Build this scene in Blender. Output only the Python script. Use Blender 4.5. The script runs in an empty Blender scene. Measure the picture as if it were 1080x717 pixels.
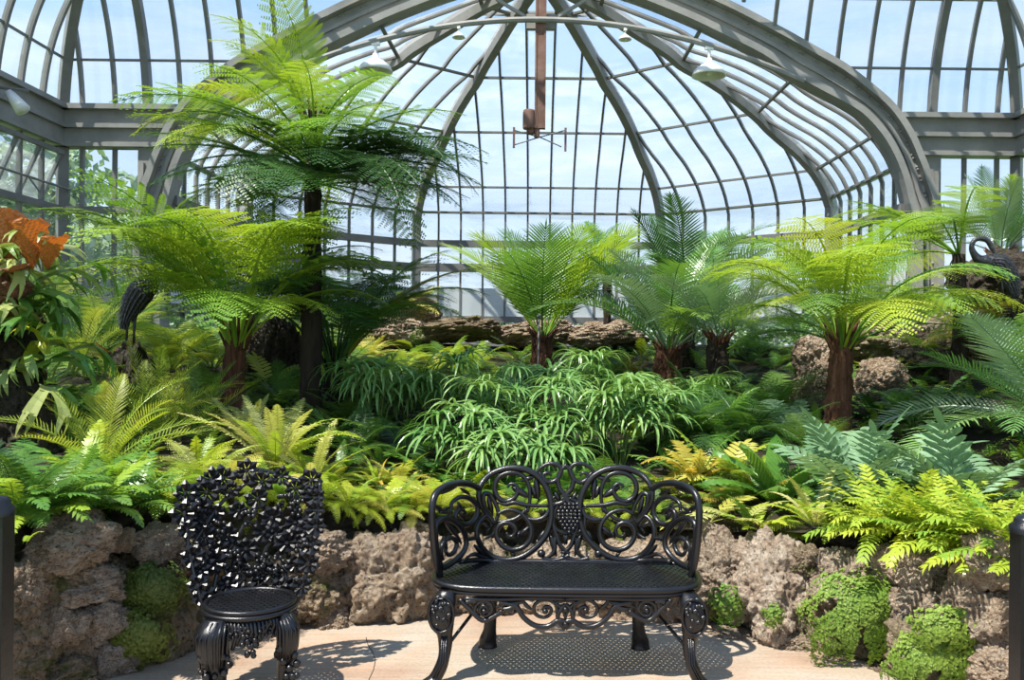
import bpy, math, random
from mathutils import Vector, Matrix, noise, Euler
R = math.radians
PI = math.pi
rng = random.Random(7)
COL = bpy.context.scene.collection

# ---------------------------------------------------------------- camera model
F, CX, CY, H, ROLL = 920.0, 567.0, 358.5, 1.6, 0.0105
def W(px, py, Y):
    """world point at depth Y seen at pixel (px, py) of the 1080x717 frame"""
    dx, dy = px - CX, py - CY
    ux = dx + ROLL * dy
    uy = dy - ROLL * dx
    return Vector((ux / F * Y, Y, H - uy / F * Y))

# ---------------------------------------------------------------- mesh builder
class MB:
    def __init__(s): s.v = []; s.f = []
    def add(s, vs, fs):
        o = len(s.v); s.v.extend([tuple(v) for v in vs]); s.f.extend([tuple(i + o for i in f) for f in fs])
    def box(s, lo, hi):
        x0, y0, z0 = lo; x1, y1, z1 = hi
        s.add([(x0,y0,z0),(x1,y0,z0),(x1,y1,z0),(x0,y1,z0),(x0,y0,z1),(x1,y0,z1),(x1,y1,z1),(x0,y1,z1)],
              [(0,3,2,1),(4,5,6,7),(0,1,5,4),(1,2,6,5),(2,3,7,6),(3,0,4,7)])
    def bar(s, pts, w, h, up=(0,0,1)):
        """rectangular section swept along a polyline; w sideways, h along up"""
        pts = [Vector(p) for p in pts]; up = Vector(up); n = len(pts); rings = []
        for i, p in enumerate(pts):
            t = (pts[min(i+1,n-1)] - pts[max(i-1,0)]).normalized()
            sd = t.cross(up)
            if sd.length < 1e-4: sd = t.cross(Vector((0,1,0)))
            sd.normalize(); u = sd.cross(t).normalized()
            rings.append([p+sd*w/2+u*h/2, p-sd*w/2+u*h/2, p-sd*w/2-u*h/2, p+sd*w/2-u*h/2])
        vs = [v for r in rings for v in r]; fs = []
        for i in range(n-1):
            for k in range(4):
                a = i*4+k; b = i*4+(k+1)%4
                fs.append((a, b, b+4, a+4))
        fs += [(3,2,1,0), tuple((n-1)*4+k for k in range(4))]
        s.add(vs, fs)
    def tube(s, pts, rad, sides=8, flat=None, cap=True):
        """round tube; rad number or list; flat=(axis, k): squash of section along world axis"""
        pts = [Vector(p) for p in pts]; n = len(pts)
        if not isinstance(rad, (list, tuple)): rad = [rad]*n
        t0 = (pts[1]-pts[0]).normalized()
        a = Vector((0,0,1)) if abs(t0.z) < .9 else Vector((1,0,0))
        u = t0.cross(a).normalized(); rings = []
        for i, p in enumerate(pts):
            t = (pts[min(i+1,n-1)] - pts[max(i-1,0)])
            if t.length < 1e-9: t = t0
            t.normalize()
            u = (u - t*u.dot(t))
            if u.length < 1e-6: u = t.orthogonal()
            u.normalize(); v = t.cross(u)
            ring = []
            for k in range(sides):
                an = 2*PI*k/sides
                d = (u*math.cos(an)+v*math.sin(an))*rad[i]
                if flat: ax = Vector(flat[0]); d = d - ax*d.dot(ax)*(1-flat[1])
                ring.append(p+d)
            rings.append(ring)
        vs = [v for r in rings for v in r]; fs = []
        for i in range(n-1):
            for k in range(sides):
                a_ = i*sides+k; b = i*sides+(k+1)%sides
                fs.append((a_, b, b+sides, a_+sides))
        if cap:
            fs.append(tuple(range(sides-1,-1,-1))); fs.append(tuple((n-1)*sides+k for k in range(sides)))
        s.add(vs, fs)
    def ball(s, c, r, seg=8, rings=6, M=None):
        c = Vector(c); r = Vector(r) if not isinstance(r,(int,float)) else Vector((r,r,r))
        vs = [(0,0,1)]
        for i in range(1, rings):
            th = PI*i/rings
            for k in range(seg):
                ph = 2*PI*k/seg; vs.append((math.sin(th)*math.cos(ph), math.sin(th)*math.sin(ph), math.cos(th)))
        vs.append((0,0,-1)); out = []
        for v in vs:
            q = Vector((v[0]*r.x, v[1]*r.y, v[2]*r.z))
            if M: q = M @ q
            out.append(c+q)
        fs = [(0,1+k,1+(k+1)%seg) for k in range(seg)]
        for i in range(rings-2):
            for k in range(seg):
                a = 1+i*seg+k; b = 1+i*seg+(k+1)%seg
                fs.append((a, a+seg, b+seg, b))
        L = len(vs)-1; o = 1+(rings-2)*seg
        fs += [(o+k, L, o+(k+1)%seg) for k in range(seg)]
        s.add(out, fs)
    def lathe(s, prof, c=(0,0,0), seg=16):
        c = Vector(c); vs = []; fs = []
        for (r, z) in prof:
            for k in range(seg):
                a = 2*PI*k/seg; vs.append(c+Vector((r*math.cos(a), r*math.sin(a), z)))
        for i in range(len(prof)-1):
            for k in range(seg):
                a = i*seg+k; b = i*seg+(k+1)%seg
                fs.append((a, b, b+seg, a+seg))
        s.add(vs, fs)
    def mesh(s, name, mat, smooth=False):
        me = bpy.data.meshes.new(name); me.from_pydata(s.v, [], s.f)
        if smooth: me.polygons.foreach_set('use_smooth', [True]*len(me.polygons))
        me.materials.append(mat); me.update(); return me
    def build(s, name, mat, parent=None, smooth=False, loc=None):
        if loc is not None:
            L = Vector(loc); s.v = [(v[0]-L.x, v[1]-L.y, v[2]-L.z) for v in s.v]
        o = bpy.data.objects.new(name, s.mesh(name, mat, smooth)); COL.objects.link(o)
        if parent: o.parent = parent
        if loc is not None: o.location = loc
        return o

def tag(o, label=None, cat=None, group=None, kind=None):
    if label: o['label'] = label
    if cat: o['category'] = cat
    if group: o['group'] = group
    if kind: o['kind'] = kind
    return o
def empty(name, loc, rz=0, **k):
    o = bpy.data.objects.new(name, None); COL.objects.link(o)
    o.location = loc; o.rotation_euler = (0,0,rz); o.empty_display_size = .05
    return tag(o, **k)
def inst(name, me, parent=None, loc=(0,0,0), rot=(0,0,0), sc=(1,1,1)):
    o = bpy.data.objects.new(name, me); COL.objects.link(o)
    if parent: o.parent = parent
    o.location = loc; o.rotation_euler = rot; o.scale = sc
    return o
def smooth_path(P, k=5):
    """Catmull-Rom through points"""
    P = [Vector(p) for p in P]; n = len(P); out = []
    for i in range(n-1):
        p0, p1, p2, p3 = P[max(i-1,0)], P[i], P[i+1], P[min(i+2,n-1)]
        for j in range(k):
            t = j/k
            out.append(.5*((2*p1)+(-p0+p2)*t+(2*p0-5*p1+4*p2-p3)*t*t+(-p0+3*p1-3*p2+p3)*t*t*t))
    out.append(P[-1]); return out
def sstep(a, b, x):
    t = min(1, max(0, (x-a)/(b-a))); return t*t*(3-2*t)
def lerp_tab(tab, x):
    """tab: list of (x, y) with x descending or ascending"""
    t = sorted(tab)
    if x <= t[0][0]: return t[0][1]
    for (a, b), (c, d) in zip(t, t[1:]):
        if x <= c: return b+(d-b)*(x-a)/(c-a)
    return t[-1][1]

# ---------------------------------------------------------------- materials
def newmat(name):
    m = bpy.data.materials.new(name); m.use_nodes = True
    nt = m.node_tree; nt.nodes.clear(); return m, nt
def nd(nt, t, **k):
    n = nt.nodes.new(t)
    for a, b in k.items():
        if a in n.inputs.keys(): n.inputs[a].default_value = b
        else: setattr(n, a, b)
    return n
def ramp(nt, fac, stops):
    r = nt.nodes.new('ShaderNodeValToRGB'); e = r.color_ramp.elements
    while len(e) < len(stops): e.new(.5)
    for i, (p, c) in enumerate(stops):
        e[i].position = p; e[i].color = (*c, 1) if len(c) == 3 else c
    nt.links.new(fac, r.inputs[0]); return r.outputs[0]
def c4(c): return (*c, 1)

def leafmat(name, ca, cb, trans=.35, rough=.42, scale=2.2, spec=.5, tcol=None):
    ca, cb = [(c[0]*1.05, c[1]*.97, c[2]*1.1+.002) for c in (ca, cb)]
    m, nt = newmat(name); L = nt.links.new
    out = nd(nt, 'ShaderNodeOutputMaterial')
    oi = nd(nt, 'ShaderNodeObjectInfo'); tc = nd(nt, 'ShaderNodeTexCoord')
    no = nd(nt, 'ShaderNodeTexNoise', Scale=scale, Detail=3.0)
    L(tc.outputs['Object'], no.inputs['Vector'])
    ad = nd(nt, 'ShaderNodeMath', operation='MULTIPLY_ADD'); L(oi.outputs['Random'], ad.inputs[0]); ad.inputs[1].default_value = .7
    sb = nd(nt, 'ShaderNodeMath', operation='MULTIPLY_ADD'); L(no.outputs['Fac'], sb.inputs[0]); sb.inputs[1].default_value = 1.1; sb.inputs[2].default_value = -.4
    L(sb.outputs[0], ad.inputs[2])
    col = ramp(nt, ad.outputs[0], [(0, ca), (1, cb)])
    p = nd(nt, 'ShaderNodeBsdfPrincipled', Roughness=rough); p.inputs['Specular IOR Level'].default_value = spec
    L(col, p.inputs['Base Color'])
    tr = nd(nt, 'ShaderNodeBsdfTranslucent')
    mixc = nd(nt, 'ShaderNodeMix', data_type='RGBA', blend_type='MULTIPLY'); mixc.inputs[0].default_value = 1
    L(col, mixc.inputs[6]); mixc.inputs[7].default_value = c4(tcol or (1.2, 1.15, .7))
    L(mixc.outputs[2], tr.inputs['Color'])
    mx = nd(nt, 'ShaderNodeMixShader'); mx.inputs[0].default_value = trans
    L(p.outputs[0], mx.inputs[1]); L(tr.outputs[0], mx.inputs[2]); L(mx.outputs[0], out.inputs[0])
    return m

def noisemat(name, stops, scale=5, rough=.8, bump=.3, detail=6, stretch=None, vor=0, metallic=0, bscale=None, spec=.3, dist=.02):
    m, nt = newmat(name); L = nt.links.new
    out = nd(nt, 'ShaderNodeOutputMaterial'); tc = nd(nt, 'ShaderNodeTexCoord')
    src = tc.outputs['Object']
    if stretch:
        mp = nd(nt, 'ShaderNodeMapping'); mp.inputs['Scale'].default_value = stretch; L(src, mp.inputs['Vector']); src = mp.outputs[0]
    no = nd(nt, 'ShaderNodeTexNoise', Scale=float(scale), Detail=float(detail), Roughness=.65); L(src, no.inputs['Vector'])
    col = ramp(nt, no.outputs['Fac'], stops)
    p = nd(nt, 'ShaderNodeBsdfPrincipled', Roughness=rough, Metallic=float(metallic)); p.inputs['Specular IOR Level'].default_value = spec
    L(col, p.inputs['Base Color'])
    hsrc = no.outputs['Fac']
    n2 = nd(nt, 'ShaderNodeTexNoise', Scale=float(bscale or scale*4), Detail=6.0, Roughness=.7); L(src, n2.inputs['Vector']); hsrc = n2.outputs['Fac']
    if vor:
        vo = nd(nt, 'ShaderNodeTexVoronoi', Scale=float(vor)); L(src, vo.inputs['Vector'])
        ma = nd(nt, 'ShaderNodeMath', operation='MULTIPLY_ADD'); L(vo.outputs['Distance'], ma.inputs[0]); ma.inputs[1].default_value = .8; L(hsrc, ma.inputs[2]); hsrc = ma.outputs[0]
    if bump:
        b = nd(nt, 'ShaderNodeBump', Strength=float(bump), Distance=float(dist)); L(hsrc, b.inputs['Height']); L(b.outputs[0], p.inputs['Normal'])
    L(p.outputs[0], out.inputs[0]); return m

def glassmat(name, tint=(.93,.96,.98), haze=.06, hazecol=(.8,.86,.9), streak=0., gloss=.06):
    m, nt = newmat(name); L = nt.links.new
    out = nd(nt, 'ShaderNodeOutputMaterial')
    t = nd(nt, 'ShaderNodeBsdfTransparent', Color=c4(tint)); g = nd(nt, 'ShaderNodeBsdfGlossy', Roughness=.05)
    d = nd(nt, 'ShaderNodeBsdfTranslucent', Color=c4(hazecol))
    d2 = nd(nt, 'ShaderNodeBsdfDiffuse', Color=c4(hazecol)); dm = nd(nt, 'ShaderNodeMixShader'); dm.inputs[0].default_value = .4
    L(d.outputs[0], dm.inputs[1]); L(d2.outputs[0], dm.inputs[2])
    m1 = nd(nt, 'ShaderNodeMixShader'); L(t.outputs[0], m1.inputs[1]); L(dm.outputs[0], m1.inputs[2])
    tc = nd(nt, 'ShaderNodeTexCoord'); mp = nd(nt, 'ShaderNodeMapping'); mp.inputs['Scale'].default_value = (.7, .7, 3.2)
    no = nd(nt, 'ShaderNodeTexNoise', Scale=1.6, Detail=5.0, Distortion=.6); L(tc.outputs['Object'], mp.inputs[0]); L(mp.outputs[0], no.inputs['Vector'])
    mr = nd(nt, 'ShaderNodeMapRange'); L(no.outputs['Fac'], mr.inputs[0])
    mr.inputs[1].default_value = .45; mr.inputs[2].default_value = .75; mr.inputs[3].default_value = haze; mr.inputs[4].default_value = haze+streak
    L(mr.outputs[0], m1.inputs[0])
    m2 = nd(nt, 'ShaderNodeMixShader'); m2.inputs[0].default_value = gloss
    L(m1.outputs[0], m2.inputs[1]); L(g.outputs[0], m2.inputs[2]); L(m2.outputs[0], out.inputs[0])
    return m

M = {}
M['lime']   = leafmat('lime_leaf', (.25,.42,.03), (.47,.56,.05), .4, .3, spec=.5)
M['yellow'] = leafmat('yellow_leaf', (.36,.42,.05), (.62,.57,.13), .4)
M['gold']   = leafmat('gold_leaf', (.22,.27,.03), (.50,.38,.05), .4)
M['bright'] = leafmat('bright_leaf', (.13,.33,.03), (.36,.50,.04), .42)
M['soft']   = leafmat('soft_leaf', (.17,.33,.035), (.46,.50,.06), .45)
M['pale']   = leafmat('pale_leaf', (.34,.42,.08), (.60,.62,.22), .4)
M['green']  = leafmat('green_leaf', (.05,.17,.02), (.15,.33,.045), .36, .35)
M['mid']    = leafmat('mid_leaf', (.06,.17,.025), (.2,.36,.05), .38)
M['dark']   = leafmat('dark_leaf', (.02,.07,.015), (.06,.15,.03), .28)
M['cycad']  = leafmat('cycad_leaf', (.05,.17,.03), (.19,.35,.10), .22, .28, spec=.7)
M['silver'] = leafmat('silver_leaf', (.10,.22,.09), (.30,.42,.25), .22, .3, spec=.7)
M['blue']   = leafmat('blue_leaf', (.10,.22,.10), (.22,.38,.18), .25, .32, spec=.6)
M['sedge']  = leafmat('sedge_leaf', (.08,.24,.045), (.27,.45,.12), .30, .33, spec=.55)
M['stag']   = leafmat('stag_leaf', (.14,.28,.04), (.46,.52,.16), .35, .4)
M['orange'] = leafmat('orange_leaf', (.36,.12,.02), (.50,.22,.05), .3, .5, tcol=(1.3,.9,.4))
M['brown']  = leafmat('brown_leaf', (.07,.03,.012), (.22,.10,.035), .15, .6, tcol=(1.1,.8,.5))
M['red']    = leafmat('red_leaf', (.14,.015,.012), (.28,.05,.03), .25, .4, tcol=(1.2,.5,.4))
M['tree']   = leafmat('outdoor_leaf', (.16,.28,.12), (.36,.5,.26), .35)
M['stem']   = noisemat('stem', [(0,(.07,.12,.02)),(1,(.14,.2,.04))], 4, .5, .1)
M['dstem']  = noisemat('dark_stem', [(0,(.03,.025,.01)),(1,(.07,.07,.02))], 4, .6, .1)
M['bark']   = noisemat('bark_dark', [(.3,(.012,.009,.007)),(.7,(.05,.036,.024))], 6, .9, .9, stretch=(3,3,.5))
M['rbark']  = noisemat('bark_red', [(.3,(.035,.015,.009)),(.55,(.13,.055,.03)),(.8,(.22,.12,.075))], 7, .9, .9, stretch=(4,4,.35))
M['iron']   = noisemat('cast_iron', [(.3,(.003,.003,.004)),(.8,(.010,.010,.012))], 9, .30, .3, spec=.5, dist=.004, bscale=90)
M['statue'] = noisemat('bronze_black', [(.3,(.012,.012,.014)),(.8,(.04,.04,.045))], 9, .38, .35, spec=.7, vor=22)
M['frame']  = noisemat('grey_paint', [(.3,(.20,.195,.18)),(.7,(.30,.29,.27))], 2.5, .6, .12)
M['bars']   = noisemat('bar_paint', [(.3,(.13,.128,.12)),(.7,(.2,.195,.18))], 2.5, .55, .05)
M['rust']   = noisemat('rust_paint', [(.3,(.13,.06,.04)),(.7,(.22,.13,.10))], 5, .7, .2)
M['white']  = noisemat('white_enamel', [(.3,(.7,.7,.66)),(.7,(.8,.8,.77))], 5, .35, .0)
M['soil']   = noisemat('soil', [(.3,(.018,.014,.009)),(.6,(.04,.034,.02)),(.8,(.06,.07,.02))], 6, .95, .8, dist=.05)
M['lawn']   = noisemat('lawn', [(.3,(.10,.2,.04)),(.7,(.2,.32,.08))], 3, .95, .5)
M['frost']  = noisemat('frosted_panel', [(.3,(.52,.56,.56)),(.7,(.62,.66,.66))], 1.2, .35, .0)
M['moss']   = leafmat('moss_leaf', (.10,.22,.02), (.27,.40,.05), .3, .6, scale=9)
M['moss2']  = leafmat('olive_moss_leaf', (.05,.10,.012), (.17,.22,.03), .3, .6, scale=9)
M['glass']  = glassmat('clear_glass', haze=.05, streak=.12)
M['dglass'] = glassmat('whitewashed_glass', tint=(.93,.96,.97), haze=.14, streak=.34, hazecol=(.88,.92,.95))

def rockmat(name, stops, green=.0):
    m, nt = newmat(name); L = nt.links.new
    out = nd(nt, 'ShaderNodeOutputMaterial'); tc = nd(nt, 'ShaderNodeTexCoord'); oi = nd(nt, 'ShaderNodeObjectInfo')
    mp = nd(nt, 'ShaderNodeVectorMath', operation='ADD'); L(tc.outputs['Object'], mp.inputs[0]); L(oi.outputs['Random'], mp.inputs[1])
    no = nd(nt, 'ShaderNodeTexNoise', Scale=2.2, Detail=8.0, Roughness=.7); L(mp.outputs[0], no.inputs['Vector'])
    col = ramp(nt, no.outputs['Fac'], stops)
    tint = ramp(nt, oi.outputs['Random'], [(0,(1,.93,.84)),(.35,(.8,.74,.66)),(.6,(1,.97,.92)),(.8,(.72,.67,.58)),(1,(1,.98,.96))])
    tm = nd(nt, 'ShaderNodeMix', data_type='RGBA', blend_type='MULTIPLY'); tm.inputs[0].default_value = 1; L(col, tm.inputs[6]); L(tint, tm.inputs[7]); col = tm.outputs[2]
    vo = nd(nt, 'ShaderNodeTexVoronoi', Scale=9.0); L(mp.outputs[0], vo.inputs['Vector'])
    n2 = nd(nt, 'ShaderNodeTexNoise', Scale=11.0, Detail=6.0, Roughness=.75); L(mp.outputs[0], n2.inputs['Vector'])
    # dark pits in the tufa
    pit = ramp(nt, n2.outputs['Fac'], [(.36,(.16,.13,.1)),(.47,(1,1,1))])
    mu = nd(nt, 'ShaderNodeMix', data_type='RGBA', blend_type='MULTIPLY'); mu.inputs[0].default_value = 1
    L(col, mu.inputs[6]); L(pit, mu.inputs[7]); last = mu.outputs[2]
    if green:
        n3 = nd(nt, 'ShaderNodeTexNoise', Scale=1.5, Detail=4.0); L(mp.outputs[0], n3.inputs['Vector'])
        gf = nd(nt, 'ShaderNodeMapRange'); L(n3.outputs['Fac'], gf.inputs[0]); gf.inputs[1].default_value=.5; gf.inputs[2].default_value=.68; gf.inputs[4].default_value=green
        g = nd(nt, 'ShaderNodeMix', data_type='RGBA'); L(gf.outputs[0], g.inputs[0]); L(last, g.inputs[6]); g.inputs[7].default_value = (.11,.14,.025,1); last = g.outputs[2]
    p = nd(nt, 'ShaderNodeBsdfPrincipled', Roughness=.92); p.inputs['Specular IOR Level'].default_value=.2
    L(last, p.inputs['Base Color'])
    ad = nd(nt, 'ShaderNodeMath', operation='MULTIPLY_ADD'); L(vo.outputs['Distance'], ad.inputs[0]); ad.inputs[1].default_value=.7; L(n2.outputs['Fac'], ad.inputs[2])
    b = nd(nt, 'ShaderNodeBump', Strength=.9, Distance=.12); L(ad.outputs[0], b.inputs['Height']); L(b.outputs[0], p.inputs['Normal'])
    L(p.outputs[0], out.inputs[0]); return m
M['rock']  = rockmat('tufa', [(.25,(.32,.24,.18)),(.45,(.58,.46,.36)),(.6,(.76,.66,.55)),(.8,(.86,.79,.71))])
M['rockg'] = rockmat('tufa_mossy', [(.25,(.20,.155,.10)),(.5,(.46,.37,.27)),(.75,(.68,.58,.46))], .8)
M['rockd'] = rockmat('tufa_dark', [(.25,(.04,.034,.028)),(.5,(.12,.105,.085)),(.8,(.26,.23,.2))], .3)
# ---------------------------------------------------------------- terrain
C0 = Vector((-.05, 2.85))
def terrain(x, y):
    d = math.hypot(x-C0.x, y-C0.y) - 2.35
    z = .48 + .178*max(0, min(d, 5.9))
    z += .27*sstep(.6, 2.2, -x)*math.exp(-max(d,0)/2.2)
    z += .10*sstep(.8, 2.2, x)*math.exp(-max(d,0)/2.2)
    z += .05*noise.noise(Vector((x*1.3, y*1.3, 0))) if d > .1 else 0
    if y > 11.3: z = z + (1.25-z)*sstep(11.3, 11.9, y)
    return z
def G(px, Y, up=0.0):
    """ground point in the planted bed on the view column px"""
    x = (px-CX)/F*Y
    return Vector((x, Y, terrain(x, Y)+up))
def build_terrain():
    m = MB(); nx, ny = 100, 96; ids = {}
    def inside(x, y): return math.hypot(x-C0.x, y-C0.y) > 2.22
    vs = []; fs = []
    nr, na = 60, 120
    for i in range(nr):
        for j in range(na+1):
            a = R(-35) + R(250)*j/na
            rr = 2.5 + (i/(nr-1))**1.3*12
            x = C0.x+rr*math.cos(a); y = C0.y+rr*math.sin(a)
            x = max(-6.6, min(6.6, x)); y = max(-1, min(12.1, y))
            vs.append((x, y, terrain(x, y)))
    for i in range(nr-1):
        for j in range(na):
            a = i*(na+1)+j; fs.append((a, a+na+1, a+na+2, a+1))
    # skirt down to the paving
    m.add(vs, fs)
    o = m.build('planting_bed', M['soil'], smooth=True); tag(o, kind='structure')
    m = MB(); m.box((-6.6,12.1,-.1),(6.6,17.5,1.2)); tag(m.build('floor_alcove', M['soil']), kind='structure')
build_terrain()
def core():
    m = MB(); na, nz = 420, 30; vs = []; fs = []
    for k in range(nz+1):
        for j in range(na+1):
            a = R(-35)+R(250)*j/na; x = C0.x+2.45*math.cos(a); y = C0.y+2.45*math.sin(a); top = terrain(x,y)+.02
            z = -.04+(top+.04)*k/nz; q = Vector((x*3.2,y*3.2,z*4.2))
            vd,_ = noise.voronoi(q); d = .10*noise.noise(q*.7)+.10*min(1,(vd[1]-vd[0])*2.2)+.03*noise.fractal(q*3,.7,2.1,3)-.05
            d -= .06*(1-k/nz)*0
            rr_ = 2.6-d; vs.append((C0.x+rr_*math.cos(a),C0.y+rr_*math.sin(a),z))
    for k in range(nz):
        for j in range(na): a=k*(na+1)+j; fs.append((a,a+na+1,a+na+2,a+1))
    m.add(vs,fs); tag(m.build('trim_bed_core',M['rockd'],smooth=True),kind='structure')  # dark tufa colour stands in for shade in the gaps between wall rocks
core()

def concrete():
    m, nt = newmat('patio_concrete'); L = nt.links.new
    out = nd(nt,'ShaderNodeOutputMaterial'); tc = nd(nt,'ShaderNodeTexCoord')
    n1 = nd(nt,'ShaderNodeTexNoise',Scale=1.1,Detail=5.0); L(tc.outputs['Object'],n1.inputs['Vector'])
    mp = nd(nt,'ShaderNodeMapping'); mp.inputs['Scale'].default_value=(.6,9,1); L(tc.outputs['Object'],mp.inputs[0])
    n2 = nd(nt,'ShaderNodeTexNoise',Scale=4.0,Detail=6.0,Roughness=.7); L(mp.outputs[0],n2.inputs['Vector'])
    n3 = nd(nt,'ShaderNodeTexNoise',Scale=60.0,Detail=4.0); L(tc.outputs['Object'],n3.inputs['Vector'])
    c1 = ramp(nt,n1.outputs['Fac'],[(.36,(.34,.235,.165)),(.5,(.39,.32,.245)),(.62,(.40,.355,.295))])
    c2 = ramp(nt,n2.outputs['Fac'],[(.3,(.68,.64,.6)),(.6,(1,1,1))])
    mu = nd(nt,'ShaderNodeMix',data_type='RGBA',blend_type='MULTIPLY'); mu.inputs[0].default_value=.7; L(c1,mu.inputs[6]); L(c2,mu.inputs[7])
    c3 = ramp(nt,n3.outputs['Fac'],[(.35,(.75,.73,.7)),(.55,(1,1,1))])
    m3 = nd(nt,'ShaderNodeMix',data_type='RGBA',blend_type='MULTIPLY'); m3.inputs[0].default_value=.6; L(mu.outputs[2],m3.inputs[6]); L(c3,m3.inputs[7])
    # rust-orange stain
    st = nd(nt,'ShaderNodeTexNoise',Scale=1.7,Detail=3.0); mp2=nd(nt,'ShaderNodeMapping'); mp2.inputs['Location'].default_value=(3.3,1.7,0); L(tc.outputs['Object'],mp2.inputs[0]); L(mp2.outputs[0],st.inputs['Vector'])
    sf = nd(nt,'ShaderNodeMapRange'); L(st.outputs['Fac'],sf.inputs[0]); sf.inputs[1].default_value=.52; sf.inputs[2].default_value=.72; sf.inputs[4].default_value=.4
    m4 = nd(nt,'ShaderNodeMix',data_type='RGBA'); L(sf.outputs[0],m4.inputs[0]); L(m3.outputs[2],m4.inputs[6]); m4.inputs[7].default_value=(.50,.24,.11,1)
    p = nd(nt,'ShaderNodeBsdfPrincipled',Roughness=.8); L(m4.outputs[2],p.inputs['Base Color'])
    b = nd(nt,'ShaderNodeBump',Strength=.25,Distance=.006); L(n3.outputs['Fac'],b.inputs['Height']); L(b.outputs[0],p.inputs['Normal'])
    L(p.outputs[0],out.inputs[0]); return m
M['patio'] = concrete()
m = MB(); n = 64
ring = [(C0.x+2.62*math.cos(2*PI*k/n), C0.y+2.62*math.sin(2*PI*k/n)) for k in range(n)]
m.add([(x,y,0) for x,y in ring]+[(x,y,-.1) for x,y in ring], [tuple(range(n)), tuple(range(2*n-1,n-1,-1))]+[(k,k+n,(k+1)%n+n,(k+1)%n) for k in range(n)])
# open side behind the camera
tag(m.build('floor', M['patio']), kind='structure')
m = MB(); m.box((-2.4,-2.5,-.1),(2.3,1.2,-.002)); tag(m.build('floor_walkway', M['patio']), kind='structure')
# hairline crack in the slab
M['crack'] = noisemat('crack_dirt', [(0,(.05,.035,.025)),(1,(.1,.07,.05))], 8, .95, 0)
pts = []
for px, py in ((386,672),(388,680),(393,688),(396,696),(394,706),(389,717),(384,730)):
    Yc = 1.6*F/(py-CY-ROLL*(px-CX)); q = W(px,py,Yc); pts.append((q.x,q.y,.0012))
m = MB(); m.bar(pts,.0035,.002); tag(m.build('trim_crack', M['crack']), kind='structure')

# ---------------------------------------------------------------- rocks
def rock_mesh(seed, sub=5, block=.55, amp=.22, mat='rock'):
    import bmesh
    bm = bmesh.new(); bmesh.ops.create_icosphere(bm, subdivisions=sub, radius=1)
    off = Vector((seed*13.7, seed*5.1, seed*7.9))
    for v in bm.verts:
        d = v.co.normalized()
        mx = max(abs(d.x), abs(d.y), abs(d.z)); k = (1-block)+block/mx*.8
        n1 = noise.noise(d*1.3+off); n2 = noise.noise(d*2.9+off*1.7)
        n3 = 1-abs(noise.noise(d*4.6+off*.6))*2
        n4 = noise.fractal(d*8+off, .55, 2.1, 4)
        vd, _ = noise.voronoi(d*3.2+off+Vector((n2,n1,n2))*.25)
        cl = min(1, (vd[1]-vd[0])*3.2)          # knobs parted by crevices
        v2, _ = noise.voronoi(d*9+off)
        pit = max(0, .36-v2[0])
        r = k*(1+amp*n1*1.1+amp*.5*n2+amp*.2*n3+amp*.2*n4) + amp*.34*(cl-1) - pit*amp*.75
        v.co = d*r
    me = bpy.data.meshes.new('rock'); bm.to_mesh(me); bm.free()
    me.polygons.foreach_set('use_smooth', [True]*len(me.polygons)); me.materials.append(M[mat]); return me
ROCKS = {k: [rock_mesh(s+o, 6, rng.uniform(.15,.42), .3, k) for s in range(n)] for k, n, o in (('rock',7,0),('rockg',5,20),('rockd',3,40))}
def wallY(px, Rr=2.36):
    k = (px-CX)/F
    a = k*k+1; b = -2*(k*C0.x+C0.y); c = C0.x**2+C0.y**2-Rr*Rr
    return (-b+math.sqrt(b*b-4*a*c))/(2*a)
rock_n = [0]
def rock(x0, y0, x1, y1, label, Y=None, kind='rock', depth=.8, name='rock', group=None, push=0., seed=None, grow=1.0):
    Yc = (Y if Y else wallY((x0+x1)/2)) + push
    c = W((x0+x1)/2, (y0+y1)/2, Yc); w = (x1-x0)/F*Yc/2; h = (y1-y0)/F*Yc/2
    dep = max(w, h)*depth if not isinstance(depth, tuple) else depth[0]
    i = rock_n[0]; rock_n[0] += 1
    if i < 11: grow = .9
    rr = random.Random(i*17+3)
    ms = ROCKS[kind]; me = ms[(i if seed is None else seed) % len(ms)]
    rz = math.atan2(c.x-C0.x, c.y-C0.y)
    o = inst(name, me, None, c, (rr.uniform(-.12,.12), rr.uniform(-.12,.12), -rz*.8 + rr.choice((0,PI))), (w*grow/.97, dep/.97, h*grow/.97))
    tag(o, label, 'rock', group); return o
# the low tufa wall around the paving; boxes measured on the photograph
rock(28,537,120,602,'large grey pitted boulder capping the left end of the rock wall',seed=0)
rock(112,556,142,584,'small rounded tufa knob wedged just right of the large grey capping boulder',seed=1)
rock(138,552,192,596,'brown knobbly rock on the wall top left of the black chair back',seed=2)
rock(172,560,232,606,'pale rough rock directly behind the left edge of the chair back',seed=3,kind='rock')
rock(48,592,137,642,'wide flat brown rock sitting under the large grey capping boulder',kind='rock',seed=4,push=.06)
rock(-8,588,52,650,'brown rock at the far left edge below the fern leaf',kind='rock',seed=5,push=.08)
rock(45,640,92,684,'squarish grey block low in the left wall',seed=6)
rock(86,630,140,676,'pale rough block right beside the squarish grey block',seed=2)
rock(92,668,152,712,'small pale stones at the foot of the left wall',seed=1)
rock(-10,655,62,730,'large mossy brown boulder at the bottom left corner',kind='rockg',seed=0,push=.1)
rock(38,690,104,735,'low olive mossy rock at the bottom left between the boulders',kind='rockg',seed=1)
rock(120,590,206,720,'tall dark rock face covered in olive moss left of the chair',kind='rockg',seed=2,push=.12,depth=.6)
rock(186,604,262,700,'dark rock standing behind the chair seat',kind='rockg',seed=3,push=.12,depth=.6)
rock(232,590,322,664,'shaded brown rock behind the right half of the chair back',kind='rockg',seed=4,push=.1,depth=.6)
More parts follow.
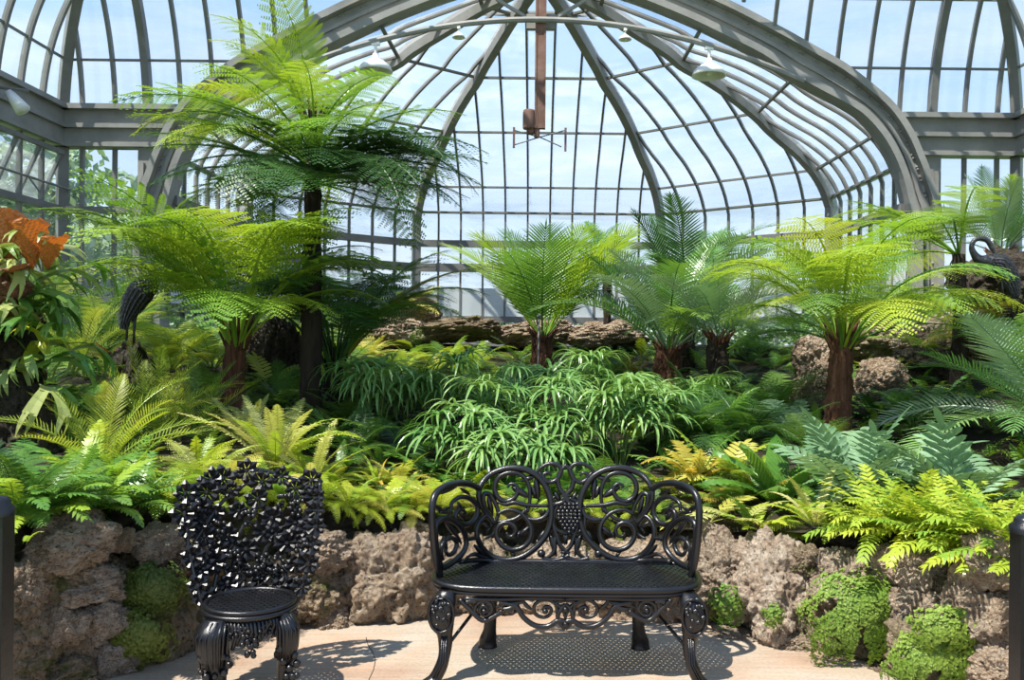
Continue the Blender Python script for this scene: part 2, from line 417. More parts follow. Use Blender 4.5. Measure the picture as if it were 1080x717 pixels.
rock(310,558,370,604,'pale pinkish tufa rock with a flat top right of the chair back',seed=3)
rock(300,594,366,656,'olive brown block under the pale pinkish tufa rock',kind='rockg',seed=2,push=.03)
rock(328,634,372,678,'small rounded stone at the wall foot right of the chair leg',seed=5,push=-.05)
rock(364,553,474,672,'big pitted boulder filling the gap between chair and bench',seed=4,depth=.7)
rock(462,566,548,664,'pitted rock seen through the left scrolls of the bench back',seed=0,depth=.7,push=.04)
rock(538,572,634,662,'pitted rock seen through the middle of the bench back',seed=5,depth=.7,push=.06)
rock(624,568,738,664,'wide rock seen through the right scrolls of the bench back',seed=2,depth=.7,push=.05)
rock(730,564,802,646,'pinkish grey boulder just right of the bench arm',seed=6)
rock(764,560,858,676,'broad pinkish boulder with a green sprout, second right of the bench',seed=3,depth=.75)
rock(828,574,866,606,'small brown knob on the wall top above the moss',kind='rockg',seed=0)
rock(850,578,928,648,'dark brown hollowed rock above the bright green moss',kind='rock',seed=1,push=.04)
rock(922,576,966,618,'pale double-humped stone on the wall top under the lime fern',seed=2)
rock(946,574,994,620,'pale knuckled stone touching the double-humped one on its right',seed=4)
rock(938,606,1002,668,'white speckled rock with holes between two moss patches',seed=0,push=.03)
rock(848,616,962,704,'rock buried under the bright creeping moss right of the bench',kind='rockg',seed=3,push=.06,depth=.65)
rock(936,650,1036,735,'mossy boulder at the bottom right above the paving edge',kind='rockg',seed=4,push=-.02)
rock(1012,560,1090,622,'pinkish cream boulder on the wall top at the right end',seed=5)
rock(994,606,1070,690,'smooth whitish lumpy boulder near the right railing post',seed=6)
rock(1020,674,1096,735,'rusty brown stone at the bottom right corner beside the post',seed=1)
for i,(a,b,c_,d) in enumerate(((742,662,806,684),(800,664,862,690),(866,688,906,716),(905,700,950,722))):
    rock(a,b,c_,d,['flat tan kerb stone at the wall foot right of the bench','flat tan kerb stone under the broad pinkish boulder','dark damp cobble at the foot of the moss','low reddish stone at the foot of the moss near the right corner'][i],
         kind='rock' if i<2 else 'rockg',push=-.1,seed=i,depth=.7)
gap=0
for k in range(26):
    px=-20+k*43; Yg=wallY(px,2.5); rr=random.Random(k)
    zc=rr.uniform(.1,.22); p=Vector(((px-CX)/F*Yg,Yg,zc)); s_=rr.uniform(.15,.21)
    o=inst('rock',ROCKS['rockg'][k%5],None,p,(rr.uniform(0,6),rr.uniform(0,6),rr.uniform(0,6)),(s_,s_*.8,s_)); tag(o,'dark rock packed deep in a gap of the %s part of the wall'%('left' if px<430 else 'middle' if px<740 else 'right'),'rock','dark rocks packed in the gaps of the wall, %s part'%('left' if px<430 else 'middle' if px<740 else 'right'))
    if px<230 or px>900:
        p=Vector(((px-CX)/F*Yg,Yg,zc+(.24 if px<230 else .17))); o=inst('rock',ROCKS['rockg'][(k+2)%5],None,p,(rr.uniform(0,6),rr.uniform(0,6),rr.uniform(0,6)),(s_,s_*.8,s_)); tag(o,'upper dark rock wedged behind the %s wall boulders'%('left' if px<430 else 'right'),'rock','upper dark rocks wedged behind the %s boulders'%('left' if px<430 else 'right'))
# background rocks
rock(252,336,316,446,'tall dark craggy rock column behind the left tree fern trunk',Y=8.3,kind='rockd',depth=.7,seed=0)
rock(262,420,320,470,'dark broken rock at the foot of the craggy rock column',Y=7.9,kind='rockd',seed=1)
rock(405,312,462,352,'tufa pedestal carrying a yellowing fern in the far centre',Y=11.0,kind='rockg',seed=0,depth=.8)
rock(384,336,448,366,'tangled flat rock left below the fern pedestal',Y=10.6,kind='rock',seed=1)
rock(436,336,530,362,'long low rock ridge right of the fern pedestal',Y=10.8,kind='rockg',seed=2)
rock(520,338,604,366,'long low rock ridge behind the fan cycad',Y=10.9,kind='rock',seed=3)
rock(596,338,680,368,'low rock ridge between the fan cycad and the trunked cycad',Y=10.7,kind='rock',seed=5)
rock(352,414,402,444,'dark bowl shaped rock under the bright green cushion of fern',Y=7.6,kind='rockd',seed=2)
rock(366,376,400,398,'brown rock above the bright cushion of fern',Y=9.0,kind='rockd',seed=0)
rock(838,352,884,408,'grey lumpy rock left of the right tree fern trunk',Y=8.4,kind='rock',seed=4)
rock(832,396,882,446,'brown rock low behind the right tree fern trunk',Y=7.7,kind='rockg',seed=1)
rock(900,378,952,424,'grey brown clustered tufa rock right of the right tree fern trunk',Y=7.8,kind='rock',seed=0)
rock(880,338,960,384,'flat layered rock ledge behind the right tree fern',Y=9.2,kind='rockg',seed=2)
rock(944,338,1034,382,'long sunlit rock ledge at the right under the crane rock',Y=8.8,kind='rock',seed=6)
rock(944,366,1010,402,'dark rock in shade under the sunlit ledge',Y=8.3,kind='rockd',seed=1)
rock(1008,266,1104,350,'high dark boulder on which the crane statue stands',Y=7.9,kind='rockd',seed=0,depth=.8)
rock(1020,330,1110,384,'brown rock under the high crane boulder at the right edge',Y=7.8,kind='rockg',seed=3)
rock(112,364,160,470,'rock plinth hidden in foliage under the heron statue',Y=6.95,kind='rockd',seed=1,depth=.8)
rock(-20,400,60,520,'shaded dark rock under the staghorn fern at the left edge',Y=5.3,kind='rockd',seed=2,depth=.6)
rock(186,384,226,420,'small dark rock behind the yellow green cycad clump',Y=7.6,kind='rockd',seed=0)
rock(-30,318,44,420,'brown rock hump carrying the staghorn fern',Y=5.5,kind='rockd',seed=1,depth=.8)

# ---------------------------------------------------------------- moss cushions (leaflets over a mound)
def moss(label, x0, y0, x1, y1, mat, Y=None, n=2600, push=-.06, name='creeping_moss', size=.016):
    Yc = (Y or wallY((x0+x1)/2))+push-.1; c = W((x0+x1)/2,(y0+y1)/2,Yc); w=(x1-x0)/F*Yc/2; h=(y1-y0)/F*Yc/2
    m = MB(); rr = random.Random(int(x0*7+y0)); base=[]
    def surf(a, e):
        d = Vector((math.cos(e)*math.sin(a), -math.cos(e)*math.cos(a), math.sin(e)))
        k = 1+.35*noise.noise(d*2.2+c*3)+.13*noise.noise(d*6+c*3)
        return Vector((d.x*w*k, d.y*max(w,h)*.28*k, d.z*h*k)), d
    for _ in range(n):
        a = rr.gauss(0,.75); e = rr.gauss(0.05,.6); p, d = surf(a, e)
        if noise.noise(p*7+c) < -.42: continue
        p = p + d*rr.uniform(-.004,.012)
        t = Vector((rr.uniform(-1,1),rr.uniform(-1,.2),rr.uniform(-1,.5))).normalized(); b = d.cross(t).normalized(); t = b.cross(d)
        s = size*rr.uniform(.6,1.3); up = d*s*.5
        m.add([p-b*s*.5, p+t*s*.7+up*.3, p+b*s*.5, p-t*s*.7+up*.6],[(0,1,2,3)])
    o = m.build(name, mat); o.location = c
    return tag(o, label, 'moss', kind='stuff')
moss('bright green creeping moss draped over the rock right of the bench',846,600,966,706,M['moss'],n=5200,push=-.04)
moss('green moss cushion at the bottom right corner of the rock wall',936,662,1034,732,M['moss'],n=3600,push=-.12)
moss('dark green moss strip below the whitish lumpy boulder',960,640,1036,690,M['moss'],n=1500,push=-.1)
moss('olive green moss on the dark rock face left of the chair',124,594,198,650,M['moss2'],n=2200,push=-.02)
moss('low olive moss patch beneath the other one left of the chair',112,648,182,700,M['moss2'],n=1900,push=-.02)
moss('small green sprout of moss on the broad pinkish boulder',748,618,784,662,M['moss'],n=420,push=-.16)
moss('tiny green sprout low on the broad pinkish boulder',806,638,826,662,M['moss'],n=160,push=-.18)

# ---------------------------------------------------------------- greenhouse
YA = 12.2
PROF = [(1,1.2),(1,3.5),(1,4.0),(.975,4.3),(.93,4.6),(.86,4.88),(.8,5.05),(.744,5.22),(.7,5.38),(.6,5.65),(.5,5.85),(.43,5.96),(.38,6.1),(.25,6.35),(.17,6.5),(.08,6.62),(0,6.75)]
def densify(T, k=4):
    q = smooth_path([(a,0,b) for a,b in T],k); return [(v.x,v.z) for v in q]
UP = densify([p for p in PROF if p[1] >= 3.99], 3)
def zs(s): return lerp_tab([(a,b) for a,b in UP], s)
VV = [Vector((-5.15,12.2)),Vector((-5.1,15.2)),Vector((-2.44,17.4)),Vector((2.44,17.4)),Vector((5.1,15.2)),Vector((5.15,12.2))]
O2 = Vector((0,12.2))
def dome():
    NB = [7,7,11,7,7]
    for fi in range(5):
        A, B = VV[fi], VV[fi+1]; e = (B-A).normalized(); nrm = Vector((e.y,-e.x))
        dist = (A-O2).dot(nrm)
        if dist < 0: nrm = -nrm; dist = -dist
        lA = (A-O2).dot(e); lB = (B-O2).dot(e)
        def P(s, l, z=None, off=0.):
            q = O2+nrm*(dist*s+off)+e*l; return Vector((q.x,q.y,zs(s) if z is None else z))
        w = empty('window_%d'%(fi+1),(0,0,0)); tag(w,kind='structure')
        gl = MB()
        ss = [p[0] for p in UP]
        L_ = [P(1,lA,1.9)]+[P(s,lA*s) for s in ss]; R_ = [P(1,lB,1.9)]+[P(s,lB*s) for s in ss]
        for i in range(len(L_)-1): gl.add([L_[i],R_[i],R_[i+1],L_[i+1]],[(0,1,2,3)])
        gl.build('glass',M['dglass'],w)
        b = MB(); n = NB[fi]; wd = .036
        for k in range(1,n):
            l = lA+(lB-lA)*k/n
            smin = max(abs(l)/max(abs(lA),abs(lB)) if (l<0)==(lA<0) or lA*lB<0 else 0, .0)
            lim = lA if l < 0 else lB
            smin = l/lim if lim else 0
            if lA*lB >= 0: smin = min(1,max(0, l/lB if abs(lB)>abs(lA) else l/lA))
            seq = [s for s in ss if s > smin+.01]+[max(smin,.02)]
            pts = [P(1,l,1.25)]+[P(s,l) for s in seq]
            b.bar(pts, wd, .06, (nrm.x,nrm.y,.3))
        b.build('glazing_bar',M['bars'],w)
        pr = MB()
        for s in (.93,.698,.43,.17):
            pr.bar([P(s,lA*s)+Vector((0,0,-.03)),P(s,lB*s)+Vector((0,0,-.03))],.05,.035)
        for z, hh in ((3.5,.13),(4.12,.035),(3.02,.16),(2.0,.12)):
            pr.bar([P(1,lA,z,-.03),P(1,lB,z,-.03)],.12,hh)
        pr.build('purlin',M['bars'],w)
        ps = MB()
        ps.add([P(1,lA,2.06,-.01),P(1,lB,2.06,-.01),P(1,lB,2.62,-.01),P(1,lA,2.62,-.01),P(1,lA,2.06,.02),P(1,lB,2.06,.02),P(1,lB,2.62,.02),P(1,lA,2.62,.02)],[(0,1,2,3),(7,6,5,4),(0,4,5,1),(3,2,6,7)])
        ps.build('frosted_panel',M['frost'],w)
        kb = MB(); a0=P(1,lA,1.1,.06); b0=P(1,lB,1.1,.06); kb.bar([a0+Vector((0,0,.2)),b0+Vector((0,0,.2))],.14,.5)
        tag(kb.build('wall_alcove_%d'%(fi+1),M['frame']),kind='structure')
    # hip ribs
    for i in range(1,5):
        m = MB(); V = VV[i]; d = (V-O2)
        pts = [Vector((V.x,V.y,1.2))]+[Vector((O2.x+d.x*s,O2.y+d.y*s,zs(s)-.05)) for s,_ in UP]
        m.bar(pts,.13,.2,(d.x,d.y,.4)); tag(m.build('trim_dome_rib_%d'%i,M['frame']),kind='structure')
dome()
def arch():
    inner = [(5.2,1.2),(5.2,3.0),(5.1,3.53),(4.98,3.98),(4.77,4.4),(4.5,4.72),(4.24,4.9),(3.85,5.1),(3.45,5.32),(3.05,5.58),(2.5,5.85),(2.0,6.08),(1.3,6.35),(.7,6.52),(0,6.62)]
    outer = [(5.5,1.2),(5.48,3.2),(5.32,3.87),(5.22,4.15),(5.06,4.5),(4.82,4.84),(4.5,5.12),(4.15,5.38),(3.72,5.62),(3.3,5.85),(2.65,6.18),(2.1,6.42),(1.4,6.7),(.75,6.88),(0,6.98)]
    inner = densify(inner,4); outer = densify(outer,4)
    inner = [(-x,z) for x,z in inner[:-1]]+[p for p in reversed(inner)]
    outer = [(-x,z) for x,z in outer[:-1]]+[p for p in reversed(outer)]
    m = MB(); n = len(inner); y0, y1 = YA-.16, YA+.12; vs = []
    for (a,b),(c,d) in zip(inner,outer): vs += [(a,y0,b),(c,y0,d),(c,y1,d),(a,y1,b)]
    fs = []
    for i in range(n-1):
        for k in range(4): fs.append((i*4+k,i*4+(k+1)%4,i*4+4+(k+1)%4,i*4+4+k))
    m.add(vs,fs)
    # flanges and a mid moulding
    for prof, wd in ((inner,.09),(outer,.09)):
        m.bar([Vector((x,y0-.06,z)) for x,z in prof],wd,.16,(0,1,0))
    mid = [((a+c)/2,(b+d)/2) for (a,b),(c,d) in zip(inner,outer)]
    m.bar([Vector((x,y0-.015,z)) for x,z in mid],.05,.05,(0,1,0))
    for i in range(1,n-1,2):
        for t in (.2,.8):
            for f in (0,.5):
                x = inner[i][0]*(1-t)+outer[i][0]*t; z = inner[i][1]*(1-t)+outer[i][1]*t
                x2 = inner[i+1][0]*(1-t)+outer[i+1][0]*t; z2 = inner[i+1][1]*(1-t)+outer[i+1][1]*t
                m.ball((x+(x2-x)*f,y0-.01,z+(z2-z)*f),.02,6,4)
    tag(m.build('trim_arch',M['frame']),kind='structure')
arch()
XW = 6.68
INW = [(4.78,0),(5.1,.04),(5.45,.11),(5.8,.22),(6.2,.4),(6.6,.65),(7.0,1.0),(7.4,1.45),(7.8,2.0)]
INW = densify(INW,3)
def archx(z):   # outer half width of the arch at height z
    t = [(5.5,1.2),(5.48,3.2),(5.32,3.87),(5.22,4.15),(5.06,4.5),(4.82,4.84),(4.5,5.12),(3.72,5.62),(2.65,6.18),(2.1,6.42),(1.4,6.7),(.75,6.88),(0,6.98)]
    return lerp_tab([(b,a) for a,b in t],z) if z < 6.98 else 0
def front():
    k = 6
    for side, nm in ((-1,'left'),(1,'right')):
        w = empty('window_%d'%k,(0,0,0)); k += 1; tag(w,kind='structure')
        b = MB(); gl = MB(); hb = MB()
        for i in range(-1,15):
            x = side*(6.851-.457*i)
            if i < 1 or abs(x) < .2: continue
            big = i in (3,)
            pts = [Vector((x if abs(x)<XW-ins else side*(XW-ins),YA-ins,z)) for z,ins in INW if archx(z)-.1 < abs(x)]
            if len(pts) > 1:
                # start at the arch
                b.bar(pts,.10 if big else .045,.12 if big else .07,(0,1,0))
            if abs(x)>5.3:
                b.bar([Vector((x,YA,1.2)),Vector((x,YA,4.2))],.13 if big else .05,.12 if big else .06,(0,1,0))
        for z,ins in ((5.42,.1),(6.25,.43),(7.0,1.0)):
            hb.bar([Vector((side*(XW-ins),YA-ins,z)),Vector((side*max(archx(z)-.05,0),YA-ins,z))],.03,.03)
        for z in (3.35,2.1):
            hb.bar([Vector((side*XW,YA,z)),Vector((side*5.4,YA,z))],.1,.09)
        b.build('glazing_bar',M['bars'],w); hb.build('rail',M['bars'],w)
        for (z0,i0),(z1,i1) in zip(INW,INW[1:]):
            gl.add([(side*(XW-i0),YA-i0,z0),(side*max(archx(z0)-.1,0),YA-i0,z0),(side*max(archx(z1)-.1,0),YA-i1,z1),(side*(XW-i1),YA-i1,z1)],[(0,1,2,3)])
        gl.add([(side*XW,YA,1.3),(side*5.4,YA,1.3),(side*5.4,YA,4.3),(side*XW,YA,4.3)],[(0,1,2,3)])
        gl.build('glass',M['glass'],w)
        # eave beam: built-up section with lips
        m = MB(); a, c = sorted((side*(XW+.05),side*5.0)); c2 = c
        a2, cc = sorted((side*(XW+.05), side*5.0))
        m.box((a2,YA-.1,4.26),(cc,YA+.08,4.74))
        for z,hh,dd in ((4.76,.07,.2),(4.5,.06,.17),(4.24,.05,.15)): m.box((a2,YA-dd,z-hh/2),(cc,YA+.1,z+hh/2))
        tag(m.build('trim_beam_%s'%nm,M['frame']),kind='structure')
        m = MB(); x0,x1 = sorted((side*5.2,side*5.58)); m.box((x0,YA-.08,1.0),(x1,YA+.1,4.3))
        for q in (0,1,2): m.box((x0+.05+q*.115,YA-.13,1.0),(x0+.10+q*.115,YA-.05,4.0))
        tag(m.build('trim_pilaster_%s'%nm,M['frame']),kind='structure')
        m = MB(); a2,cc = sorted((side*(XW+.05), side*5.45)); m.box((a2,YA-.06,.9),(cc,YA+.1,2.0)); tag(m.build('wall_front_%s'%nm,M['frame']),kind='structure')
        # side wall
        w = empty('window_%d'%k,(0,0,0)); k += 1; tag(w,kind='structure')
        b = MB(); gl = MB(); hb = MB(); Y0 = 3.0
        i = 0; y = YA-.5
        while y > Y0:
            i += 1; big = i % 4 == 0
            b.bar([Vector((side*(XW-ins),min(y,YA-ins),z)) for z,ins in INW],.12 if big else .055,.12 if big else .07,(1,0,0))
            b.bar([Vector((side*XW,y,1.2)),Vector((side*XW,y,4.25))],.13 if big else .05,.12 if big else .06,(1,0,0))
            y -= .5
        for z,ins in ((5.42,.1),(6.25,.43)): hb.bar([Vector((side*(XW-ins),YA-ins,z)),Vector((side*(XW-ins),Y0,z))],.03,.03)
        for z in (3.35,2.1): hb.bar([Vector((side*XW,YA,z)),Vector((side*XW,Y0,z))],.1,.09)
        b.build('glazing_bar',M['bars'],w); hb.build('rail',M['bars'],w)
        for (z0,i0),(z1,i1) in zip(INW,INW[1:]):
            gl.add([(side*(XW-i0),YA-i0,z0),(side*(XW-i0),Y0,z0),(side*(XW-i1),Y0,z1),(side*(XW-i1),YA-i1,z1)],[(0,1,2,3)])
        gl.add([(side*XW,YA,1.3),(side*XW,Y0,1.3),(side*XW,Y0,4.3),(side*XW,YA,4.3)],[(0,1,2,3)])
        gl.build('glass',M['glass'],w)
        m = MB(); x0,x1 = sorted((side*(XW-.08),side*(XW+.08))); m.box((x0,Y0,4.26),(x1,YA+.1,4.74))
        for z,hh,dd in ((4.76,.07,.16),(4.5,.06,.13),(4.24,.05,.12)):
            x0,x1 = sorted((side*(XW-dd),side*(XW+.1))); m.box((x0,Y0,z-hh/2),(x1,YA,z+hh/2))
        tag(m.build('trim_side_beam_%s'%nm,M['frame']),kind='structure')
        m = MB(); x0,x1 = sorted((side*(XW-.06),side*(XW+.1))); m.box((x0,Y0,.3),(x1,YA,1.9)); tag(m.build('wall_%s'%nm,M['frame']),kind='structure')
        # corner post and hip
        m = MB(); m.bar([Vector((side*(XW-.02),YA-.02,1))]+[Vector((side*(XW-i0-.02),YA-i0-.02,z)) for z,i0 in INW],.13,.13,(side,1,0))
        tag(m.build('trim_corner_%s'%nm,M['bars']),kind='structure')
front()

# tilted vent sash at the left wall
v = empty('tilting_window',(-XW+.02,11.3,4.15)); tag(v,'tilted open vent window with grey bars on the left wall','window')
m = MB()
T = Matrix.Rotation(R(24),4,'Y')
def tv(p): return T @ Vector(p)
for y in (-.9,-.3,.3,.9): m.bar([tv((0.05,y*.85,0)),tv((0.05,y*.85,-.78))],.05,.05,(1,0,0))
for z in (0,-.78): m.bar([tv((.05,-.8,z)),tv((.05,.8,z))],.06,.06)
m.build('sash_frame',M['bars'],v)
m = MB(); m.add([tv((.04,-.78,0)),tv((.04,.78,0)),tv((.04,.78,-.78)),tv((.04,-.78,-.78))],[(0,1,2,3)]); m.build('pane',M['dglass'],v)
m = MB(); m.tube([(.1,.9,-.52),(.1,-2.6,-.52)],.016,6); m.tube([(.1,-.1,-.52),(.25,-.1,-.72)],.012,6); m.build('opening_rod',M['bars'],v)

# ridge hub, suspended post, motor and tie pipe
m = MB()
for a in range(6):
    an = PI*a/5; m.bar([Vector((0,YA+.05,6.66)),Vector((math.cos(an)*.9,YA+.05+math.sin(an)*.9,6.5))],.06,.06)
m.bar([(-.9,YA+.9,6.5),(.9,YA+.9,6.5)],.06,.06)
m.bar([(-.62,YA-.1,6.32),(-.08,YA-.1,6.0)],.05,.04); m.bar([(.62,YA-.1,6.32),(.08,YA-.1,6.0)],.05,.04)
m.box((-.2,YA-.16,5.9),(.2,YA-.06,6.1)); m.build('trim_hub',M['frame']); tag(bpy.data.objects['trim_hub'],kind='structure')
pole = empty('hanging_post',(0,YA-.22,7.0)); tag(pole,'rust brown steel post hanging from the roof ridge','post')
m = MB(); m.box((-.055,-.045,-2.5),(.055,.045,.2)); m.box((-.075,-.055,-2.5),(-.05,.055,.2)); m.box((.05,-.055,-2.5),(.075,.055,.2)); m.build('post',M['rust'],pole)
m = MB(); m.tube([(-.04,-.0,-2.5),(-.04,0,-2.62)],.04,8); m.build('end_cap',M['rust'],pole)
mt = empty('vent_motor',(-.15,YA-.24,4.62)); tag(mt,'small dark cylindrical vent motor at the bottom of the hanging post','motor')
m = MB(); m.lathe([(0,-.13),(.08,-.13),(.085,-.11),(.085,.1),(.075,.13),(0,.13)],(0,0,0),14); m.lathe([(0,-.2),(.04,-.2),(.05,-.13),(0,-.13)],(.03,0,0),10); m.build('motor_body',M['rust'],mt,True)
m = MB(); m.box((.05,-.03,-.1),(.12,.03,.1)); m.build('bracket',M['rust'],mt)
sp = empty('vent_linkage',(0,YA-.2,4.42)); tag(sp,'thin crossed vent rods under the hanging post','rod')
m = MB(); m.tube([(-.35,0,.06),(0,0,-.03),(.36,0,.07)],.009,6); m.tube([(-.35,0,-.14),(0,0,-.03),(.3,0,-.16)],.009,6)
m.build('crossed_rod',M['bars'],sp)
m = MB(); m.box((-.37,-.02,-.18),(-.34,.02,.1)); m.box((.34,-.02,-.22),(.37,.02,.1)); m.build('end_plate',M['rust'],sp)
def tiez(x): return 5.97-.062*x*x
m = MB(); m.tube([(x,YA-.3,tiez(x)) for x in [i*.2-3.6 for i in range(37)]],.042,8)
tag(m.build('tie_pipe',M['frame']),'curved grey pipe arching across the dome with lamps hanging from it','pipe')
# purlin clips between ribs seen bright against the glass
def pendant(x, sc, label):
    z = tiez(x)-.04; o = empty('pendant_lamp',(x,YA-.3,z)); tag(o,label,'lamp',group=None)
    m = MB(); m.tube([(0,0,0),(0,0,-.16*sc)],.018*sc,8); m.box((-.05*sc,-.03,-.02),(.05*sc,.03,.02)); m.build('stem',M['white'],o)
    m = MB(); m.lathe([(.035*sc,-.12*sc),(.045*sc,-.17*sc),(.1*sc,-.2*sc),(.18*sc,-.27*sc),(.21*sc,-.34*sc),(.195*sc,-.34*sc),(.16*sc,-.27*sc),(.05*sc,-.2*sc),(0,-.19*sc)],(0,0,0),20); m.build('shade',M['white'],o,True)
    m = MB(); m.ball((0,0,-.27*sc),(.05*sc,.05*sc,.07*sc)); m.build('bulb',M['white'],o,True)
pendant(2.3,1.12,'white bell shaped pendant lamp right of the hanging post, near the arch')
pendant(-2.25,1.12,'white bell shaped pendant lamp left of the post, partly behind the tree fern')
pendant(1.15,.42,'tiny white lamp on the pipe just right of the hanging post')
pendant(-1.12,.42,'tiny white lamp on the pipe just left of the hanging post')
fl = empty('floodlight',W(16,106,10.5)); tag(fl,'white floodlight fixed to the grey beam at the upper left edge','lamp')
m = MB(); m.tube([(-.08,0,.1),(.1,0,-.12)],[.05,.09],10); m.build('lamp_head',M['white'],fl,True)
m = MB(); m.tube([(-.22,0,.16),(-.05,0,.14),(.16,0,.12)],.02,6); m.build('bracket',M['bars'],fl)

# outside
m = MB(); m.box((-60,-20,-.6),(60,90,-.35)); tag(m.build('lawn',M['lawn']),kind='structure')
def leafball(m, c, r, n, rr, s=.12):
    for _ in range(n):
        d = Vector((rr.gauss(0,1),rr.gauss(0,1),rr.gauss(0,1))).normalized()*rr.uniform(.6,1)**.5
        p = Vector((c[0]+d.x*r[0],c[1]+d.y*r[1],c[2]+d.z*r[2])); p += Vector((noise.noise(p),noise.noise(p*1.1+Vector((5,0,0))),noise.noise(p+Vector((0,9,0)))))*.5*r[2]
        a = Vector((rr.uniform(-1,1),rr.uniform(-1,1),rr.uniform(-1,1))).normalized(); b = a.orthogonal().normalized()
        m.add([p-a*s,p+b*s*.5,p+a*s,p-b*s*.5],[(0,1,2,3)])
for i,(px,Y,top,r_,lab) in enumerate(((20,17,150,1.6,'leafy tree outside the glass at the far left edge'),(100,19,190,1.9,'leafy tree outside behind the left corner post'),(165,22,215,2.0,'lower leafy tree outside behind the left glazing'),
        (225,26,235,2.0,'distant leafy tree outside left of the dome foot'),(-60,18,120,1.8,'tall leafy tree outside beyond the left frame edge'),(330,34,318,2.2,'distant round shrub outside left of the dome centre'))):
    rr = random.Random(i); t = W(px,top,Y); base = Vector((t.x,Y,-.35)); o = empty('leafy_tree',base); tag(o,lab,'tree')
    m = MB(); hh = t.z+.35; m.tube([(0,0,0),(.1,0,hh*.35),(0,0,hh*.7)],[.2,.14,.06],8); m.build('trunk',M['bark'],o,True)
    m = MB()
    for k in range(5): leafball(m,(rr.uniform(-.8,.8)*r_,rr.uniform(-.6,.6)*r_,hh*(.25+.14*k)),(r_,r_*.8,hh*.2),1500,rr,.13)
    m.build('foliage',M['tree'],o)
for i,(x0,x1,lab) in enumerate(((-9,-3.2,'clipped hedge outside low beyond the dome, left part'),(-3.0,3.0,'clipped hedge outside low beyond the middle of the dome'),(3.2,9,'clipped hedge outside low beyond the dome, right part'))):
    m = MB(); rr = random.Random(i+50)
    for _ in range(7000):
        u,v_,w_ = rr.uniform(x0,x1),rr.uniform(-.5,.5),rr.uniform(-.3,2.45)
        if rr.random()<.6: v_ = -.5+rr.uniform(0,.08)
        elif rr.random()<.5: w_ = 2.45-rr.uniform(0,.1)
        p = Vector((u-(x0+x1)/2,v_,w_)); a = Vector((rr.uniform(-1,1),rr.uniform(-1,1),rr.uniform(-1,1))).normalized(); b = a.orthogonal().normalized(); s=.1
        m.add([p-a*s,p+b*s*.6,p+a*s,p-b*s*.6],[(0,1,2,3)])
    o = m.build('hedge',M['tree']); o.location=((x0+x1)/2,25,0); tag(o,lab,'hedge')
# ---------------------------------------------------------------- fronds (unit length, growing along +X and bending down)
def spine(bend, n=14, p=1.4, sway=0.):
    pts = [Vector((0,0,0))]; dirs = []
    for i in range(n):
        t = (i+.5)/n; a = -bend*t**p; s = sway*t
        d = Vector((math.cos(a)*math.cos(s), math.cos(a)*math.sin(s), math.sin(a))); pts.append(pts[-1]+d/n); dirs.append(d)
    def ev(t):
        x = min(max(t,0),.9999)*n; i = int(x); f = x-i
        return pts[i]*(1-f)+pts[i+1]*f, dirs[i]
    return ev
def leaflet(m, p, d, up, L, w, droop=.2, seg=2, tip=.15, base=.5):
    """flat tapering blade along d with slight sag"""
    sd = d.cross(up).normalized(); vs = []; fs = []
    for k in range(seg):
        t = k/seg; ww = w*(base+(1-base)*math.sin(PI*min(1,t*1.15+.12)))*.5
        q = p+d*(L*t)-up*(droop*L*t*t); vs += [q-sd*ww, q+sd*ww]
    vs.append(p+d*L-up*(droop*L))
    for k in range(seg-1): fs.append((2*k,2*k+1,2*k+3,2*k+2))
    fs.append((2*seg-2,2*seg-1,2*seg)); m.add(vs,fs)
def pinnate(seed, bend=.8, n=30, ll=.18, lw=.02, start=.12, sweep=.45, vee=.25, droop=.2, prof=None, seg=2, base=.5, sway=.0, rr_=.006, jit=.08):
    rr = random.Random(seed); ev = spine(bend, sway=sway); m = MB()
    prof = prof or (lambda t: math.sin(PI*(t*.86+.12))**.6)
    m.tube([ev(i/10)[0] for i in range(11)],[rr_*(1-.8*i/10) for i in range(11)],4,cap=False)
    for i in range(n):
        t = start+(1-start)*(i+.5)/n; p, d = ev(t); side = Vector((-d.y,d.x,0)).normalized(); up = side.cross(d).normalized()*-1
        if up.z < 0: up = -up
        k = prof((t-start)/(1-start)); sw = sweep+.5*((t-start)/(1-start))**2
        for s in (-1,1):
            dr = (side*s*math.cos(sw)+d*math.sin(sw)+up*(vee+rr.uniform(-jit,jit))).normalized()
            leaflet(m,p,dr,up,ll*k*rr.uniform(.9,1.08),lw*(.6+.4*k),droop*rr.uniform(.5,1.5),seg,base=base)
    p,d = ev(.99); leaflet(m,p,d,Vector((0,0,1)),ll*.3,lw,0,2)
    return m
